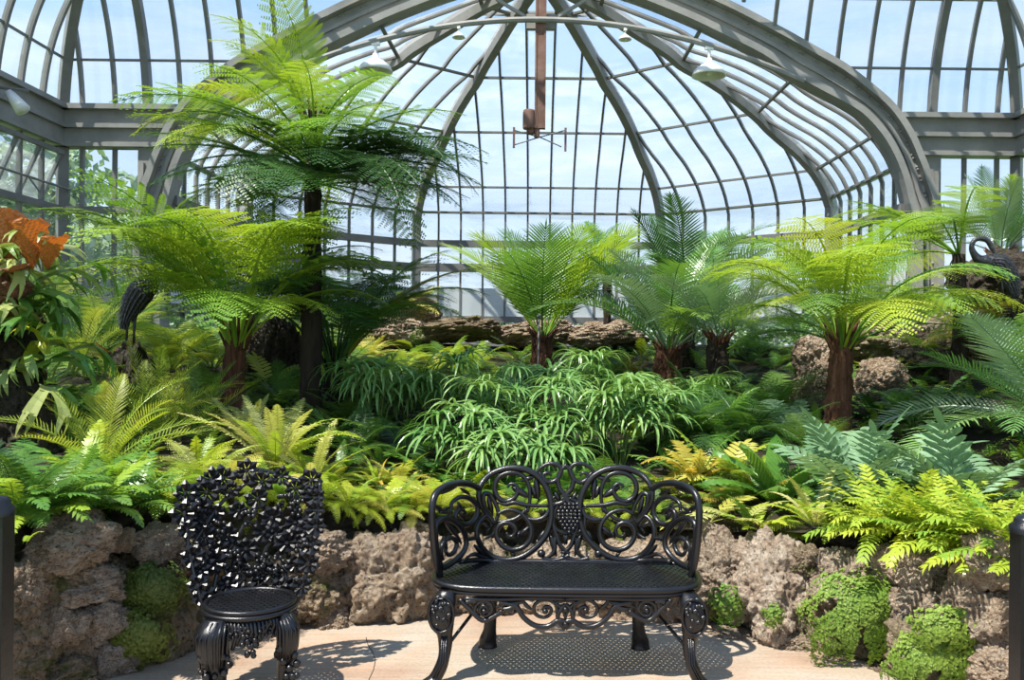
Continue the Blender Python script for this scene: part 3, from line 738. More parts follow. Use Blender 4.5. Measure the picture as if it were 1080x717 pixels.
def bipinnate(seed, bend=.8, n=19, ll=.26, np_=11, start=.16, sway=0., fine=1.):
    rr = random.Random(seed); ev = spine(bend, sway=sway); m = MB()
    m.tube([ev(i/10)[0] for i in range(11)],[.009*(1-.85*i/10) for i in range(11)],4,cap=False)
    for i in range(n):
        t = start+(1-start)*(i+.5)/n; u = (t-start)/(1-start); p, d = ev(t); side = Vector((-d.y,d.x,0)).normalized(); up = (d.cross(side)).normalized()
        if up.z < 0: up = -up
        k = min(1, .45+1.8*u)*(1-u**2.6)**.8+.05; sw = .3+.45*u
        for s in (-1,1):
            dr = (side*s*math.cos(sw)+d*math.sin(sw)+up*rr.uniform(.0,.14)).normalized(); L = ll*k*rr.uniform(.9,1.06); sag = rr.uniform(.15,.4)
            sd = dr.cross(up).normalized(); cnt = max(4,int(np_*k))
            a = [p+dr*(L*q)-up*(sag*L*q*q) for q in (0,.5,1)]
            m.add([a[0]-sd*.0016,a[0]+sd*.0016,a[2]],[(0,1,2)])
            for j in range(cnt):
                q = (j+.6)/cnt; pp = p+dr*(L*q)-up*(sag*L*q*q); pl = L*.105*(1-q**2.2)**.6*fine+.005; pw = L/cnt*.33
                for s2 in (-1,1):
                    e = (sd*s2*.92+dr*.38-up*rr.uniform(0,.22)).normalized(); f = e.cross(up).normalized()
                    m.add([pp-f*pw, pp+e*pl*.6-f*pw*.85, pp+e*pl, pp+e*pl*.55+f*pw*.85, pp+f*pw],[(0,1,2,3,4)])
    return m
def strap(m, p, d, up, L, w, bend, seg=6, vee=.15, wave=0., prof=None, rr=rng):
    """broad arching leaf with a mid crease"""
    vs = []; fs = []; q = Vector(p); sd0 = d.cross(up).normalized(); el = 0
    for k in range(seg+1):
        t = k/seg; a = -bend*t**1.3
        dd = (Matrix.Rotation(a,3,sd0) @ d) if False else (d*math.cos(a)+up*math.sin(a)).normalized()
        uu = sd0.cross(dd).normalized()
        ww = w*.5*((math.sin(PI*min(1,(t*.93+.06)))**.7) if prof is None else prof(t))
        wv = wave*math.sin(k*2.4)*w
        vs += [q-sd0*ww+uu*(ww*vee+wv), q.copy(), q+sd0*ww+uu*(ww*vee-wv)]
        q = q+dd*(L/seg)
    for k in range(seg):
        a = 3*k; fs += [(a,a+1,a+4,a+3),(a+1,a+2,a+5,a+4)]
    m.add(vs,fs)
def whorl(seed, n=17):
    """umbrella sedge head, unit radius about 1, drooping blades"""
    rr = random.Random(seed); m = MB()
    for i in range(n):
        a = 2*PI*i/n+rr.uniform(-.2,.2); el = rr.uniform(.05,.6); d = Vector((math.cos(a)*math.cos(el),math.sin(a)*math.cos(el),math.sin(el)))
        up = Vector((-math.cos(a)*math.sin(el),-math.sin(a)*math.sin(el),math.cos(el)))
        strap(m,(0,0,0),d,up,rr.uniform(.8,1.2),.095,rr.uniform(1.5,2.4),6,.3,prof=lambda t:(1-t)**.5*min(1,.5+t*3))
    return m
def antler(seed, L=1.0):
    """staghorn frond: a widening drooping strap forked into fingers"""
    rr = random.Random(seed); m = MB()
    def rec(p, az, el, w, L_, depth):
        segs = 3; q = Vector(p)
        pts = []
        for k in range(segs+1):
            d = Vector((math.cos(az)*math.cos(el),math.sin(az)*math.cos(el),math.sin(el))); sd = Vector((-math.sin(az),math.cos(az),0))
            ww = w*(1+.5*k/segs) if depth > 0 else w*(1-(k/segs)**1.5*.9)
            pts += [q-sd*ww, q+d.cross(sd)*ww*-.12, q+sd*ww]
            q = q+d*(L_/segs); el -= .17+rr.uniform(0,.12)
        fs = []
        for k in range(segs): a = 3*k; fs += [(a,a+1,a+4,a+3),(a+1,a+2,a+5,a+4)]
        m.add(pts,fs); q = q-d*(L_/segs)
        if depth > 0:
            for s in ((-1,1) if rr.random()<.65 else (-1,0,1)):
                rec(q-d*.02+sd*s*w*.7, az+s*rr.uniform(.3,.6), el+rr.uniform(-.1,.25), w*.72, L_*rr.uniform(.6,.85), depth-1)
    rec((0,0,0),0,.35,.062,.4*L,2); return m
def lobed(seed, bend=.6, n=7, ll=.34, lw=.085):
    """wide leaf cut deeply into finger lobes"""
    rr = random.Random(seed); ev = spine(bend); m = MB()
    m.tube([ev(i/8)[0] for i in range(9)],[.007*(1-.7*i/8) for i in range(9)],4,cap=False)
    for i in range(n):
        t = .28+.7*(i+.5)/n; p,d = ev(t); side = Vector((-d.y,d.x,0)).normalized(); up = d.cross(side).normalized()
        if up.z < 0: up = -up
        k = math.sin(PI*(.22+.72*i/n))**.6
        for s in (-1,1):
            dr = (side*s*math.cos(.6)+d*math.sin(.6)).normalized()
            strap(m,p,dr,up,ll*k*rr.uniform(.9,1.1),lw,.35,5,.2,.06,prof=lambda q:(1-q**3)**.6*(.75+.25*q))
    p,d = ev(.95); strap(m,p,d,Vector((0,0,1)),ll*.8,lw*1.1,.2,4,.2); return m
def pleated(seed, bend=.6):
    """one big oval leaf with pleats running to the margin"""
    m = MB(); ev = spine(bend,p=1.2); nx, ny = 26, 6; vs = []; fs = []
    for i in range(nx+1):
        t = i/nx; p,d = ev(t); side = Vector((0,1,0)); up = d.cross(side)*-1
        w = .15*math.sin(PI*(.04+.95*t))**.6*(1+.05*math.sin(i*1.9))
        for j in range(-ny,ny+1):
            v = j/ny; vs.append(p+side*w*v+up*(abs(v)*.05+(.008 if (i+abs(j))%2 else -.008)))
    k = 2*ny+1
    for i in range(nx):
        for j in range(2*ny): a = i*k+j; fs.append((a,a+1,a+k+1,a+k))
    m.add(vs,fs); return m
def broadlobe(seed):
    """upright papery lobed leaf"""
    rr = random.Random(seed); m = MB(); ev = spine(.35,p=1.2); nx, ny = 20, 5; vs=[]; fs=[]
    for i in range(nx+1):
        t=i/nx; p,d=ev(t); w=(.15+.16*t)*(.8+.25*abs(math.sin(i*.8)))*min(1,.25+t*2.2)*(1-max(0,t-.85)*3.0)
        for j in range(-ny,ny+1):
            v=j/ny; vs.append(p+Vector((0,1,0))*w*v+Vector((0,0,1))*(v*v*.09+.02*math.sin(i*1.3+j*2)))
    k=2*ny+1
    for i in range(nx):
        for j in range(2*ny): a=i*k+j; fs.append((a,a+1,a+k+1,a+k))
    m.add(vs,fs); return m

FR = {
 'tree':   [lambda s=s,b=b,w=w: bipinnate(s,b,19,.25,17,.18,w,.95) for s,b,w in ((1,.6,.1),(2,1.0,-.15),(3,1.4,.2))],
 'arch':   [lambda s=s,b=b,w=w: bipinnate(s,b,17,.24,17,.32,w,.95) for s,b,w in ((41,1.2,.1),(42,1.6,-.15),(43,1.95,.2))],
 'soft':   [lambda s=s,b=b: pinnate(s,b,30,.17,.0095,.1,.7,.4,.2) for s,b in ((4,.5),(5,.8),(6,1.1))],
 'fluffy': [lambda s=s,b=b: bipinnate(s,b,17,.19,8,.12,.1,1.7) for s,b in ((7,.9),(8,1.3),(9,1.8))],
 'sword':  [lambda s=s,b=b: pinnate(s,b,30,.105,.026,.1,.2,.1,.15,base=.8) for s,b in ((10,.6),(11,1.1),(12,1.6))],
 'cycad':  [lambda s=s,b=b,w=w: pinnate(s,b,38,.23,.0145,.16,.5,.3,.2,seg=3,sway=w,rr_=.008,jit=.03) for s,b,w in ((13,.45,.1),(14,.8,-.1),(15,1.15,.15))],
 'fan':    [lambda s=s,b=b: pinnate(s,b,34,.36,.0165,.14,.55,.1,.12,seg=3,rr_=.008,jit=.04) for s,b in ((16,.3),(17,.55),(18,.8))],
 'blech':  [lambda s=s,b=b: pinnate(s,b,17,.17,.048,.1,.5,.1,.3,seg=3,base=.9) for s,b in ((19,.7),(20,1.1),(21,1.5))],
 'limef':  [lambda s=s,b=b: pinnate(s,b,12,.21,.052,.1,.5,.15,.35,seg=3,base=.5,prof=lambda t:1-.35*t) for s,b in ((22,.5),(23,.9),(24,1.3))],
 'lobed':  [lambda s=s,b=b: lobed(s,b) for s,b in ((25,.4),(26,.8))],
 'pleat':  [lambda s=s,b=b: pleated(s,b) for s,b in ((27,.5),(28,.9))],
 'antler': [lambda s=s: antler(s) for s in (29,30,31,32)],
 'broad':  [lambda s=s: broadlobe(s) for s in (33,34)],
 'whorl':  [lambda s=s: whorl(s) for s in (35,36,37)],
 'grass':  [lambda s=s,b=b: (lambda m: (strap(m,(0,0,0),Vector((1,0,0)),Vector((0,0,1)),1,.045,b,7,.3,prof=lambda t:(1-t)**.5), m)[1])(MB()) for s,b in ((38,.8),(39,1.5),(40,2.1))],
}
_mc = {}
def fmesh(kind, v, mat):
    k = (kind, v % len(FR[kind]), mat)
    if k not in _mc:
        b = ('b', kind, k[1])
        if b not in _mc: _mc[b] = FR[kind][k[1]]().mesh(kind+'_frond', M[mat])
        me = _mc[b] if _mc[b].materials[0] == M[mat] and ('used',b) not in _mc else _mc[b].copy()
        _mc[('used',b)] = 1
        if me.materials[0] != M[mat]: me.materials[0] = M[mat]
        _mc[k] = me
    return _mc[k]
def crown(root, rr, kind, mat, n, L, el, az=(0,360), zoff=0., wmul=1., part='frond', inner=True, tiltj=.12, mats=None, rise=0.):
    for i in range(n):
        f = (i+.5)/n
        a = R(az[0])+R(az[1]-az[0])*((i*.381966*1.0) % 1 if az[1]-az[0] >= 359 else (i*.618034) % 1) + rr.uniform(-.15,.15)
        e = el[0]+(el[1]-el[0])*f + rr.uniform(-tiltj,tiltj)
        ln = rr.uniform(*L)
        mt = rr.choice(mats) if mats else mat
        v = rr.randrange(len(FR[kind]))
        inst(part, fmesh(kind,v,mt), root, (math.cos(a)*.02,math.sin(a)*.02,zoff+rise*f), Euler((rr.uniform(-.25,.25),-e,a),'XYZ'), (ln,ln*wmul*rr.uniform(.9,1.1),ln))
pn = [0]
def plant(name, label, cat, loc, kind, mat, n, L, el, group=None, seed=None, **k):
    pn[0] += 1; rr = random.Random(seed or pn[0]*31+5)
    o = empty(name, loc, rr.uniform(0,6.28) if 'az' not in k else 0); tag(o, label, cat, group)
    crown(o, rr, kind, mat, n, L, el, **k); return o
EX = {}
def trunk(root, pts, r0, r1, mat, seed=1, name='trunk', rough=.25, sides=18, flare=1.25):
    rr = random.Random(seed); P = smooth_path(pts, 8); m = MB(); n = len(P); rings = []
    vs=[]; fs=[]
    for i,p in enumerate(P):
        t = i/(n-1); r = (r0+(r1-r0)*t)*(1+(flare-1)*(1-t)**6)
        for k in range(sides):
            a = 2*PI*k/sides; q = 1+rough*noise.noise(Vector((k*1.7,i*.22,seed*9)))*1.2+rough*.5*noise.noise(Vector((k*3.1,i*1.1,seed)))
            if k == 0: pass
            vs.append((p.x+math.cos(a)*r*q,p.y+math.sin(a)*r*q,p.z))
    for i in range(n-1):
        for k in range(sides):
            a=i*sides+k; b=i*sides+(k+1)%sides; fs.append((a,b,b+sides,a+sides))
    fs.append(tuple((n-1)*sides+k for k in range(sides)))
    m.add(vs,fs)
    # hanging fibres and old leaf bases
    for _ in range(int(40*rough/.25)):
        i = rr.randrange(1,n-1); p = P[i]; a = rr.uniform(0,6.28); r = (r0+(r1-r0)*i/(n-1))
        q = Vector((p.x+math.cos(a)*r*.9,p.y+math.sin(a)*r*.9,p.z)); l = rr.uniform(.05,.16)
        m.tube([q,q+Vector((math.cos(a)*.02,math.sin(a)*.02,-l*.5)),q+Vector((math.cos(a)*.008,math.sin(a)*.008,-l))],[.008,.006,.002],4)
    return m.build(name,M[mat],root,True)

# ---------------------------------------------------------------- the four tree ferns
def tree_fern(label, px, Y, pz, r0, r1, mat, crowns, seed, lean=0., name='tree_fern'):
    g = G(px,Y,-.03); o = empty(name,g); tag(o,label,'tree fern'); h = pz-g.z
    trunk(o,[(0,0,0),(lean*.2,0,h*.35),(lean*.7,0,h*.7),(lean,0,h)],r0,r1,mat,seed)
    rr = random.Random(seed); m = MB()
    for i in range(22):
        a=i*2.399; q=Vector((lean+math.cos(a)*r1*.75,math.sin(a)*r1*.75,h-.03-.16*(i%5)/5)); d=Vector((math.cos(a),math.sin(a),2.2)).normalized()
        m.tube([q,q+d*.07,q+d*.19],[.02,.014,.006],5)
    m.build('leaf_base',M[mat],o,True)
    for (z,n,L,el,mats,az,kd) in crowns:
        for i in range(n):
            f=(i+.5)/n; a=R(az[0])+R(az[1]-az[0])*((i*.381966)%1)+rr.uniform(-.2,.2); e=el[0]+(el[1]-el[0])*f+rr.uniform(-.16,.16); ln=rr.uniform(*L)*(1 if rr.random()<.8 else .75)
            v = 0 if e < .1 else rr.choice((0,1,1,2)) if e < .8 else rr.choice((1,2))
            inst('frond',fmesh(kd,v,rr.choice(mats)),o,(lean*(z-g.z)/h+math.cos(a)*r1*.8,math.sin(a)*r1*.8,z-g.z-.05-.08*rr.random()),Euler((rr.uniform(-.15,.15),-e,a)),(ln,ln*rr.uniform(.95,1.15),ln))
    return o
Yt = 7.0
zt = lambda py, Y, px=330: W(px,py,Y).z
tree_fern('tallest tree fern with a slim dark trunk and layered crown, left of centre',328,Yt,zt(128,Yt),.085,.055,'bark',[
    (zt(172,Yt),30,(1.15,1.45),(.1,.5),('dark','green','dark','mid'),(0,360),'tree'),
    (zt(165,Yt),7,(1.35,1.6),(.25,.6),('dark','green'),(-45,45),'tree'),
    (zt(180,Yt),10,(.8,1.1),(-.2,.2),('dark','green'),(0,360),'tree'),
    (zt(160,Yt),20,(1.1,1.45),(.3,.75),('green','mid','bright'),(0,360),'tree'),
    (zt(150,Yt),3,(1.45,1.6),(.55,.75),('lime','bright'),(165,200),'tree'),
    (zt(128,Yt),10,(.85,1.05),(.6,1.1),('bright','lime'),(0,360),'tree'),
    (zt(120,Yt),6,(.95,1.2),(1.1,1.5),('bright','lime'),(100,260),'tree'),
    (zt(262,Yt),5,(.75,.9),(.6,1.0),('bright','lime'),(200,330),'tree')],3,lean=-.0)
tree_fern('tree fern with a tan fibrous trunk and wide bright arching fronds at the left',243,6.6,zt(352,6.6),.095,.07,'rbark',[
    (zt(350,6.6),26,(1.35,1.75),(.85,1.4),('bright','mid','bright'),(-128,142),'arch'),
    (zt(345,6.6),8,(1.5,1.75),(1.0,1.3),('bright','bright','mid'),(140,235),'tree')],6,lean=.05)
tree_fern('shorter tree fern with dark thin trunk and drooping olive fronds beside the tallest one',349,7.5,zt(375,7.5),.07,.055,'bark',[
    (zt(380,7.5),20,(1.4,1.75),(1.0,1.42),('dark','green','dark'),(38,322),'arch'),
    (zt(372,7.5),7,(1.35,1.6),(.98,1.15),('green','gold','gold'),(-40,40),'tree')],8,lean=.04)
tree_fern('tree fern with a red brown fibrous trunk and flat topped bright crown at the right',884,6.5,zt(352,6.5,885),.1,.075,'rbark',[
    (zt(352,6.5,885),30,(1.15,1.5),(.85,1.4),('bright','lime','bright','mid'),(0,360),'arch'),
    (zt(344,6.5,885),9,(.9,1.15),(.35,.75),('bright','mid'),(0,360),'tree')],11,lean=.03)

# ---------------------------------------------------------------- cycads and palms
def on_trunk(name,label,cat,px,Y,py_crown,kind,mats,n,L,el,r,mat='rbark',az=(0,360),seed=1,rough=.5,lean=0.):
    g=G(px,Y,-.03); zc=W(px,py_crown,Y).z; o=empty(name,g); tag(o,label,cat); h=max(.12,zc-g.z)
    trunk(o,[(0,0,0),(lean*.4,0,h*.5),(lean,0,h)],r*.85,r,mat,seed,rough=rough)
    rr=random.Random(seed)
    for i in range(n):
        f=(i+.5)/n; a=R(az[0])+R(az[1]-az[0])*((i*.381966)%1)+rr.uniform(-.12,.12); e=el[0]+(el[1]-el[0])*f+rr.uniform(-.08,.08); ln=rr.uniform(*L)
        inst('frond',fmesh(kind,rr.randrange(3),rr.choice(mats)),o,(lean+math.cos(a)*r*.5,math.sin(a)*r*.5,h),Euler((rr.uniform(-.3,.3),-e,a)),(ln,ln,ln))
    # pointed leaf bases round the crown
    m=MB()
    for i in range(26):
        a=i*2.399; rr2=r*1.0; q=Vector((lean+math.cos(a)*rr2*.7,math.sin(a)*rr2*.7,h-.01-.09*(i%4)/4)); d=Vector((math.cos(a),math.sin(a),1.1)).normalized()
        m.tube([q,q+d*.05,q+d*.14],[.02,.014,.003],5)
    m.build('leaf_base',M['rbark'],o,True)
    return o
on_trunk('fan_cycad','cycad with broad flat feather fronds standing upright in the far centre','cycad',572,9.0,354,'fan',['mid','bright','green'],15,(1.2,1.45),(.85,1.3),.1,az=(0,360),seed=21)
on_trunk('trunked_cycad','cycad with a rusty forked looking trunk and arching silvery fronds right of centre','cycad',702,8.4,368,'cycad',['cycad','silver','cycad','mid'],22,(1.15,1.5),(.55,1.3),.11,seed=22,lean=.03)
on_trunk('trunked_cycad','dark cycad behind the rusty trunked one with fronds rising against the glass','cycad',722,9.6,330,'cycad',['dark','cycad','green'],17,(1.1,1.5),(.7,1.35),.11,seed=23,mat='bark')
on_trunk('trunked_cycad','blue silver cycad on a dark trunk between the rusty cycad and the right tree fern','cycad',758,8.0,356,'cycad',['silver','blue','cycad'],16,(.7,.95),(.4,1.15),.09,mat='bark',seed=24)
on_trunk('large_cycad','large glossy cycad with long arching fronds entering from the right edge','cycad',1128,5.7,452,'cycad',['cycad','silver','cycad'],30,(1.0,1.35),(.1,1.0),.14,seed=25)
on_trunk('boulder_cycad','pale green cycad on top of the high boulder behind the crane statue','cycad',1054,8.2,268,'cycad',['silver','bright','cycad'],16,(.65,.9),(.45,1.5),.07,seed=26)
on_trunk('palm','slender blue green palm with feathery fronds against the glass behind the fan cycad','palm',640,10.6,285,'cycad',['cycad','blue'],8,(.7,.95),(.6,1.25),.05,seed=27,mat='bark',rough=.2)
g=W(955,300,7.3)
plant('tree_fern','tall tree fern behind the right one with a few drooping bright fronds reaching left','tree fern',G(1010,7.6),'tree','bright',9,(1.0,1.35),(.3,.9),zoff=W(1000,268,7.6).z-G(1010,7.6).z,az=(110,260),mats=('bright','mid'),seed=91)
o=[x for x in bpy.data.objects if x.name.startswith('tree_fern')][-1]
hh=W(1000,268,7.6).z-G(1010,7.6).z; trunk(o,[(0,0,0),(.02,0,hh*.5),(0,0,hh)],.07,.05,'bark',31)

# ---------------------------------------------------------------- umbrella sedges
def sedge(px,Y,label,ns,h,spread,seed,sc=.3):
    h -= .1*(Y>7.0)+.06*(Y>7.5); g=G(px,Y); o=empty('umbrella_sedge',g); tag(o,label,'sedge','umbrella sedges filling the middle of the bed' if label.startswith('umbrella sedge whose') else None); rr=random.Random(seed)
    for i in range(int(ns*1.35)):
        a=rr.uniform(0,6.28); s=spread*rr.uniform(.2,1); hh=h*rr.uniform(.5,1.15); tip=Vector((math.cos(a)*s,math.sin(a)*s*.7,hh))
        m=MB(); m.tube([(tip.x*.15,tip.y*.15,0),(tip.x*.5,tip.y*.5,hh*.6),tip],[.006,.005,.004],5,cap=False)
        st=m.build('stem',M['stem'],o,True); k=sc*rr.uniform(.8,1.2)
        inst('leaf_whorl',fmesh('whorl',rr.randrange(3),'sedge'),st,tip,(rr.uniform(-.3,.3),rr.uniform(-.3,.3),rr.uniform(0,6)),(k,k,k))
for i,(px,Y,ns,h,sp,lab) in enumerate((
    (462,6.9,9,.62,.30,'umbrella sedge at the left end of the sedge patch, beside the dark gap'),
    (430,7.2,6,.42,.26,'shaded umbrella sedge right of the short dark trunked tree fern'),
    (505,7.4,8,.42,.30,'umbrella sedge in the back row left of the fan cycad base'),
    (480,6.1,7,.42,.26,'umbrella sedge just above the left shoulder of the bench'),
    (545,6.6,10,.58,.34,'umbrella sedge in front of the fan cycad, left one'),
    (570,7.8,8,.50,.30,'umbrella sedge directly below the fan cycad fronds'),
    (600,6.5,10,.55,.34,'umbrella sedge in the centre of the patch above the bench'),
    (625,7.4,9,.62,.30,'tall umbrella sedge between the fan cycad and the rusty cycad'),
    (655,6.4,9,.52,.32,'umbrella sedge above the right shoulder of the bench'),
    (672,7.2,7,.50,.26,'umbrella sedge left in front of the rusty cycad trunk'),
    (700,6.6,6,.42,.26,'umbrella sedge at the right end of the sedge patch'),
    (520,5.9,6,.30,.26,'low umbrella sedge behind the left bench scrolls'),
    (585,5.9,6,.28,.26,'low umbrella sedge behind the middle of the bench'),
    (735,7.6,6,.5,.26,'umbrella sedge under the blue silver cycad'),
    )): sedge(px,Y,lab,ns,h,sp,100+i)
sedge(398,6.7,'darker grassy sedge left of the sedge patch above the yellow fern',7,.5,.25,130)

# ---------------------------------------------------------------- front rows of ferns
E=(.35,1.2)
def fern(px,Y,kind,mat,n,L,el,label,cat='fern',name='fern',up=0.,**k):
    if Y < 5.36: Y = wallY(px,2.45)+max(0,Y-4.7)*.18; up += .03
    elif Y < 6.0: Y = wallY(px,2.8)+(Y-5.4)*.8
    return plant(name,label,cat,G(px,Y,up),kind,mat,n,L,el,**k)
fern(18,4.35,'blech','bright',16,(.34,.46),E,'green lobed fern at the far left above the rock wall',name='lobed_fern',mats=('bright','green'))
fern(58,4.55,'blech','green',16,(.3,.42),E,'bright green lobed fern between the far left fern and the grey boulder',name='lobed_fern',mats=('bright','green'))
fern(100,4.75,'blech','green',18,(.3,.42),E,'leafy green fern above the gap right of the grey boulder',name='lobed_fern',mats=('bright','mid'))
fern(140,4.9,'limef','green',18,(.28,.38),E,'bushy dark green fern overhanging the wall left of the chair back',name='bushy_fern',mats=('green','mid'))
fern(180,5.1,'fluffy','bright',20,(.3,.42),E,'fine bright fern directly above the left corner of the chair back',mats=('bright','lime'))
fern(40,5.0,'limef','mid',16,(.3,.42),E,'mid green bushy fern in the second row at the left',name='bushy_fern')
fern(90,5.5,'blech','bright',16,(.34,.46),E,'second row lobed fern below the yellow green cycad clump',name='lobed_fern',mats=('bright','green'))
fern(128,5.5,'limef','bright',16,(.26,.36),E,'small bright bushy fern below the yellow green cycad clump',name='bushy_fern')
fern(212,5.5,'fluffy','pale',18,(.3,.42),E,'pale feathery fern at the foot of the tan trunked tree fern',mats=('pale','lime'))
fern(250,5.35,'fluffy','lime',22,(.3,.42),E,'yellow green feathery fern above the chair back',mats=('lime','yellow'))
fern(215,4.95,'fluffy','lime',18,(.26,.36),E,'yellow green fern hanging behind the chair back top',mats=('lime','bright'))
fern(292,5.9,'sword','pale',22,(.5,.7),(.7,1.35),'upright pale sword fern right of the tan trunked tree fern',name='sword_fern',mats=('pale','pale','lime'))
fern(262,6.0,'sword','pale',14,(.4,.55),(.7,1.3),'pale sword fern in front of the tan tree fern trunk',name='sword_fern')
fern(330,5.6,'sword','lime',14,(.4,.55),(.5,1.2),'arching sword fern at the foot of the tallest tree fern',name='sword_fern',mats=('pale','lime'))
for i,(px,Y,lab) in enumerate(((300,5.1,'cloudy yellow green fern right behind the chair back'),(335,5.15,'cloudy yellow green fern above the pale pinkish rock'),(370,5.2,'cloudy fern spilling over the gap between the pinkish rock and the big boulder'),(405,5.3,'cloudy yellow green fern on the big pitted boulder'),(440,5.35,'cloudy yellow green fern beside the left bench arm'),(350,5.6,'cloudy yellow green fern in the row behind, left of the strappy plant'),(420,5.7,'cloudy yellow green fern behind the strappy yellow plant'))):
    fern(px,Y,'fluffy','lime',26,(.22,.34),(.1,1.2),lab,name='cloud_fern',mats=('lime','yellow','lime','bright'))
fern(400,5.75,'grass','yellow',20,(.24,.36),(.5,1.2),'strappy yellow plant between the tall tree fern and the bench','plant','strap_leaf_plant',mats=('gold','yellow','lime'),wmul=2.)
fern(428,5.6,'grass','yellow',12,(.2,.3),(.4,1.1),'second strappy yellow plant nearer the bench','plant','strap_leaf_plant',mats=('yellow',),wmul=2.5)
fern(466,5.35,'fluffy','yellow',20,(.24,.36),E,'golden yellow fern behind the left bench shoulder',mats=('yellow','lime'))
fern(500,5.5,'fluffy','lime',18,(.24,.34),E,'yellow green fern behind the left large bench ring',mats=('lime','bright'))
fern(545,5.45,'tree','green',14,(.34,.46),(.3,1.1),'dark green feathery fern behind the crest of the bench',name='feathery_fern',mats=('green','mid'))
fern(600,5.5,'tree','green',16,(.36,.5),(.3,1.1),'dark green feathery fern directly above the bench crest',name='feathery_fern',mats=('green','cycad'))
fern(648,5.4,'tree','mid',14,(.34,.46),(.3,1.1),'mid green feathery fern above the right large bench ring',name='feathery_fern',mats=('mid','green'))
fern(684,5.35,'fluffy','lime',16,(.22,.32),E,'yellow green fern behind the right bench shoulder',mats=('lime','mid'))
fern(560,5.1,'fluffy','lime',16,(.18,.28),E,'low yellow green fern seen through the bench back middle',mats=('lime','bright'))
fern(520,5.05,'fluffy','lime',16,(.18,.28),E,'low yellow green fern seen through the left bench rings',mats=('lime','yellow'))
fern(630,5.1,'fluffy','lime',16,(.18,.28),E,'low yellow green fern seen through the right bench rings',mats=('lime','bright'))
fern(735,5.9,'blech','gold',20,(.34,.48),E,'golden brown tinged fern right of the sedge patch',name='golden_fern',mats=('gold','gold','mid','yellow'))
fern(715,5.6,'blech','gold',12,(.26,.36),E,'lower golden fern just right of the bench crest',name='golden_fern',mats=('gold','lime'))
fern(765,5.9,'lobed','yellow',7,(.34,.44),(.5,1.2),'yellow green ragged leaf fern touching the golden fern',name='ragged_fern',mats=('yellow','lime'))
fern(748,5.25,'lobed','pale',7,(.24,.32),(.2,1.0),'pale cream star shaped fern right beside the bench arm',name='star_leaf_fern',mats=('pale','yellow'))
fern(785,5.2,'lobed','pale',5,(.2,.28),(.2,1.0),'small pale star shaped fern right of the other pale one',name='star_leaf_fern')
fern(770,5.5,'fluffy','green',14,(.24,.32),E,'dark fine fern behind the pale star shaped ones',mats=('green','mid'))
fern(822,5.6,'pleat','green',9,(.4,.52),(.6,1.3),"bird's nest fern with broad pleated green leaves right of centre",name='birds_nest_fern',mats=('mid','green'))
fern(795,5.7,'tree','bright',14,(.3,.42),E,"olive feathery fern left behind the bird's nest fern",name='feathery_fern',mats=('gold','bright','mid'))
fern(862,5.25,'sword','pale',15,(.28,.4),(.5,1.3),'small pale sword fern on the wall above the brown hollowed rock',name='sword_fern',mats=('pale','lime'))
fern(900,5.7,'lobed','blue',10,(.48,.64),(.6,1.35),'blue green fern with finger lobed leaves in front of the right trunk',name='blue_lobed_fern')
fern(935,5.8,'lobed','blue',9,(.42,.58),(.5,1.3),'blue green lobed fern touching the lime fern bank',name='blue_lobed_fern')
fern(1015,5.7,'lobed','blue',10,(.42,.56),(.6,1.3),'blue green lobed fern rising behind the lime fern bank',name='blue_lobed_fern')
for i,(px,Y,lab) in enumerate(((930,5.0,'glossy lime fern at the left end of the lime bank'),(968,4.95,'glossy lime fern second in the lime bank'),(1005,4.8,'glossy lime fern in the middle of the lime bank'),(1042,4.7,'glossy lime fern near the right end of the lime bank'),(1078,4.6,'glossy lime fern at the right edge of the frame above the post'),(1000,5.25,'glossy lime fern at the back of the lime bank'),(1055,5.1,'glossy lime fern at the back right of the lime bank'))):
    fern(px,Y,'limef','lime',34,(.3,.42),(.2,1.25),lab,name='lime_fern',mats=('lime','lime','bright'))
fern(910,4.95,'fluffy','lime',14,(.14,.2),E,'tiny feathery fern on the wall left of the lime bank')
fern(880,5.5,'blech','green',12,(.26,.36),E,'dark leafy fern under the blue green lobed fern',mats=('green','dark'),name='lobed_fern')
# yellow green plume cycads at the left
for i,(px,Y,n,L,lab) in enumerate(((110,5.9,20,(.55,.75),'yellow green plume leaved clump left of the tan tree fern, left one'),(160,6.0,22,(.55,.78),'yellow green plume leaved clump in the middle below the heron statue'),(205,6.1,18,(.5,.7),'plume leaved clump touching the tan tree fern trunk'))):
    fern(px,Y,'soft','soft',n,L,(.5,1.35),lab,name='plume_cycad',mats=('soft','lime','soft') if i<2 else ('soft','mid'))
fern(182,8.0,'tree','soft',20,(.5,.75),(.5,1.3),'soft olive bush of fine fronds behind the heron legs',name='feathery_fern',up=.1,mats=('soft','lime'))
fern(225,8.2,'tree','soft',16,(.5,.7),(.5,1.3),'soft olive bush between heron and tan tree fern crown',name='feathery_fern',up=.1,mats=('soft','mid'))
fern(112,7.8,'tree','mid',18,(.6,.8),(.6,1.35),'airy green fern beside the left glass corner',name='feathery_fern',up=.25,mats=('mid','soft'))
fern(85,7.2,'soft','mid',18,(.6,.85),(.6,1.35),'fine leaved green shrub between the staghorn fern and heron',name='fine_shrub',up=.2,mats=('mid','soft'))
fern(122,7.0,'grass','red',14,(.26,.36),(.4,1.2),'small dark red bromeliad under the heron','bromeliad','bromeliad',up=.32,wmul=2.)
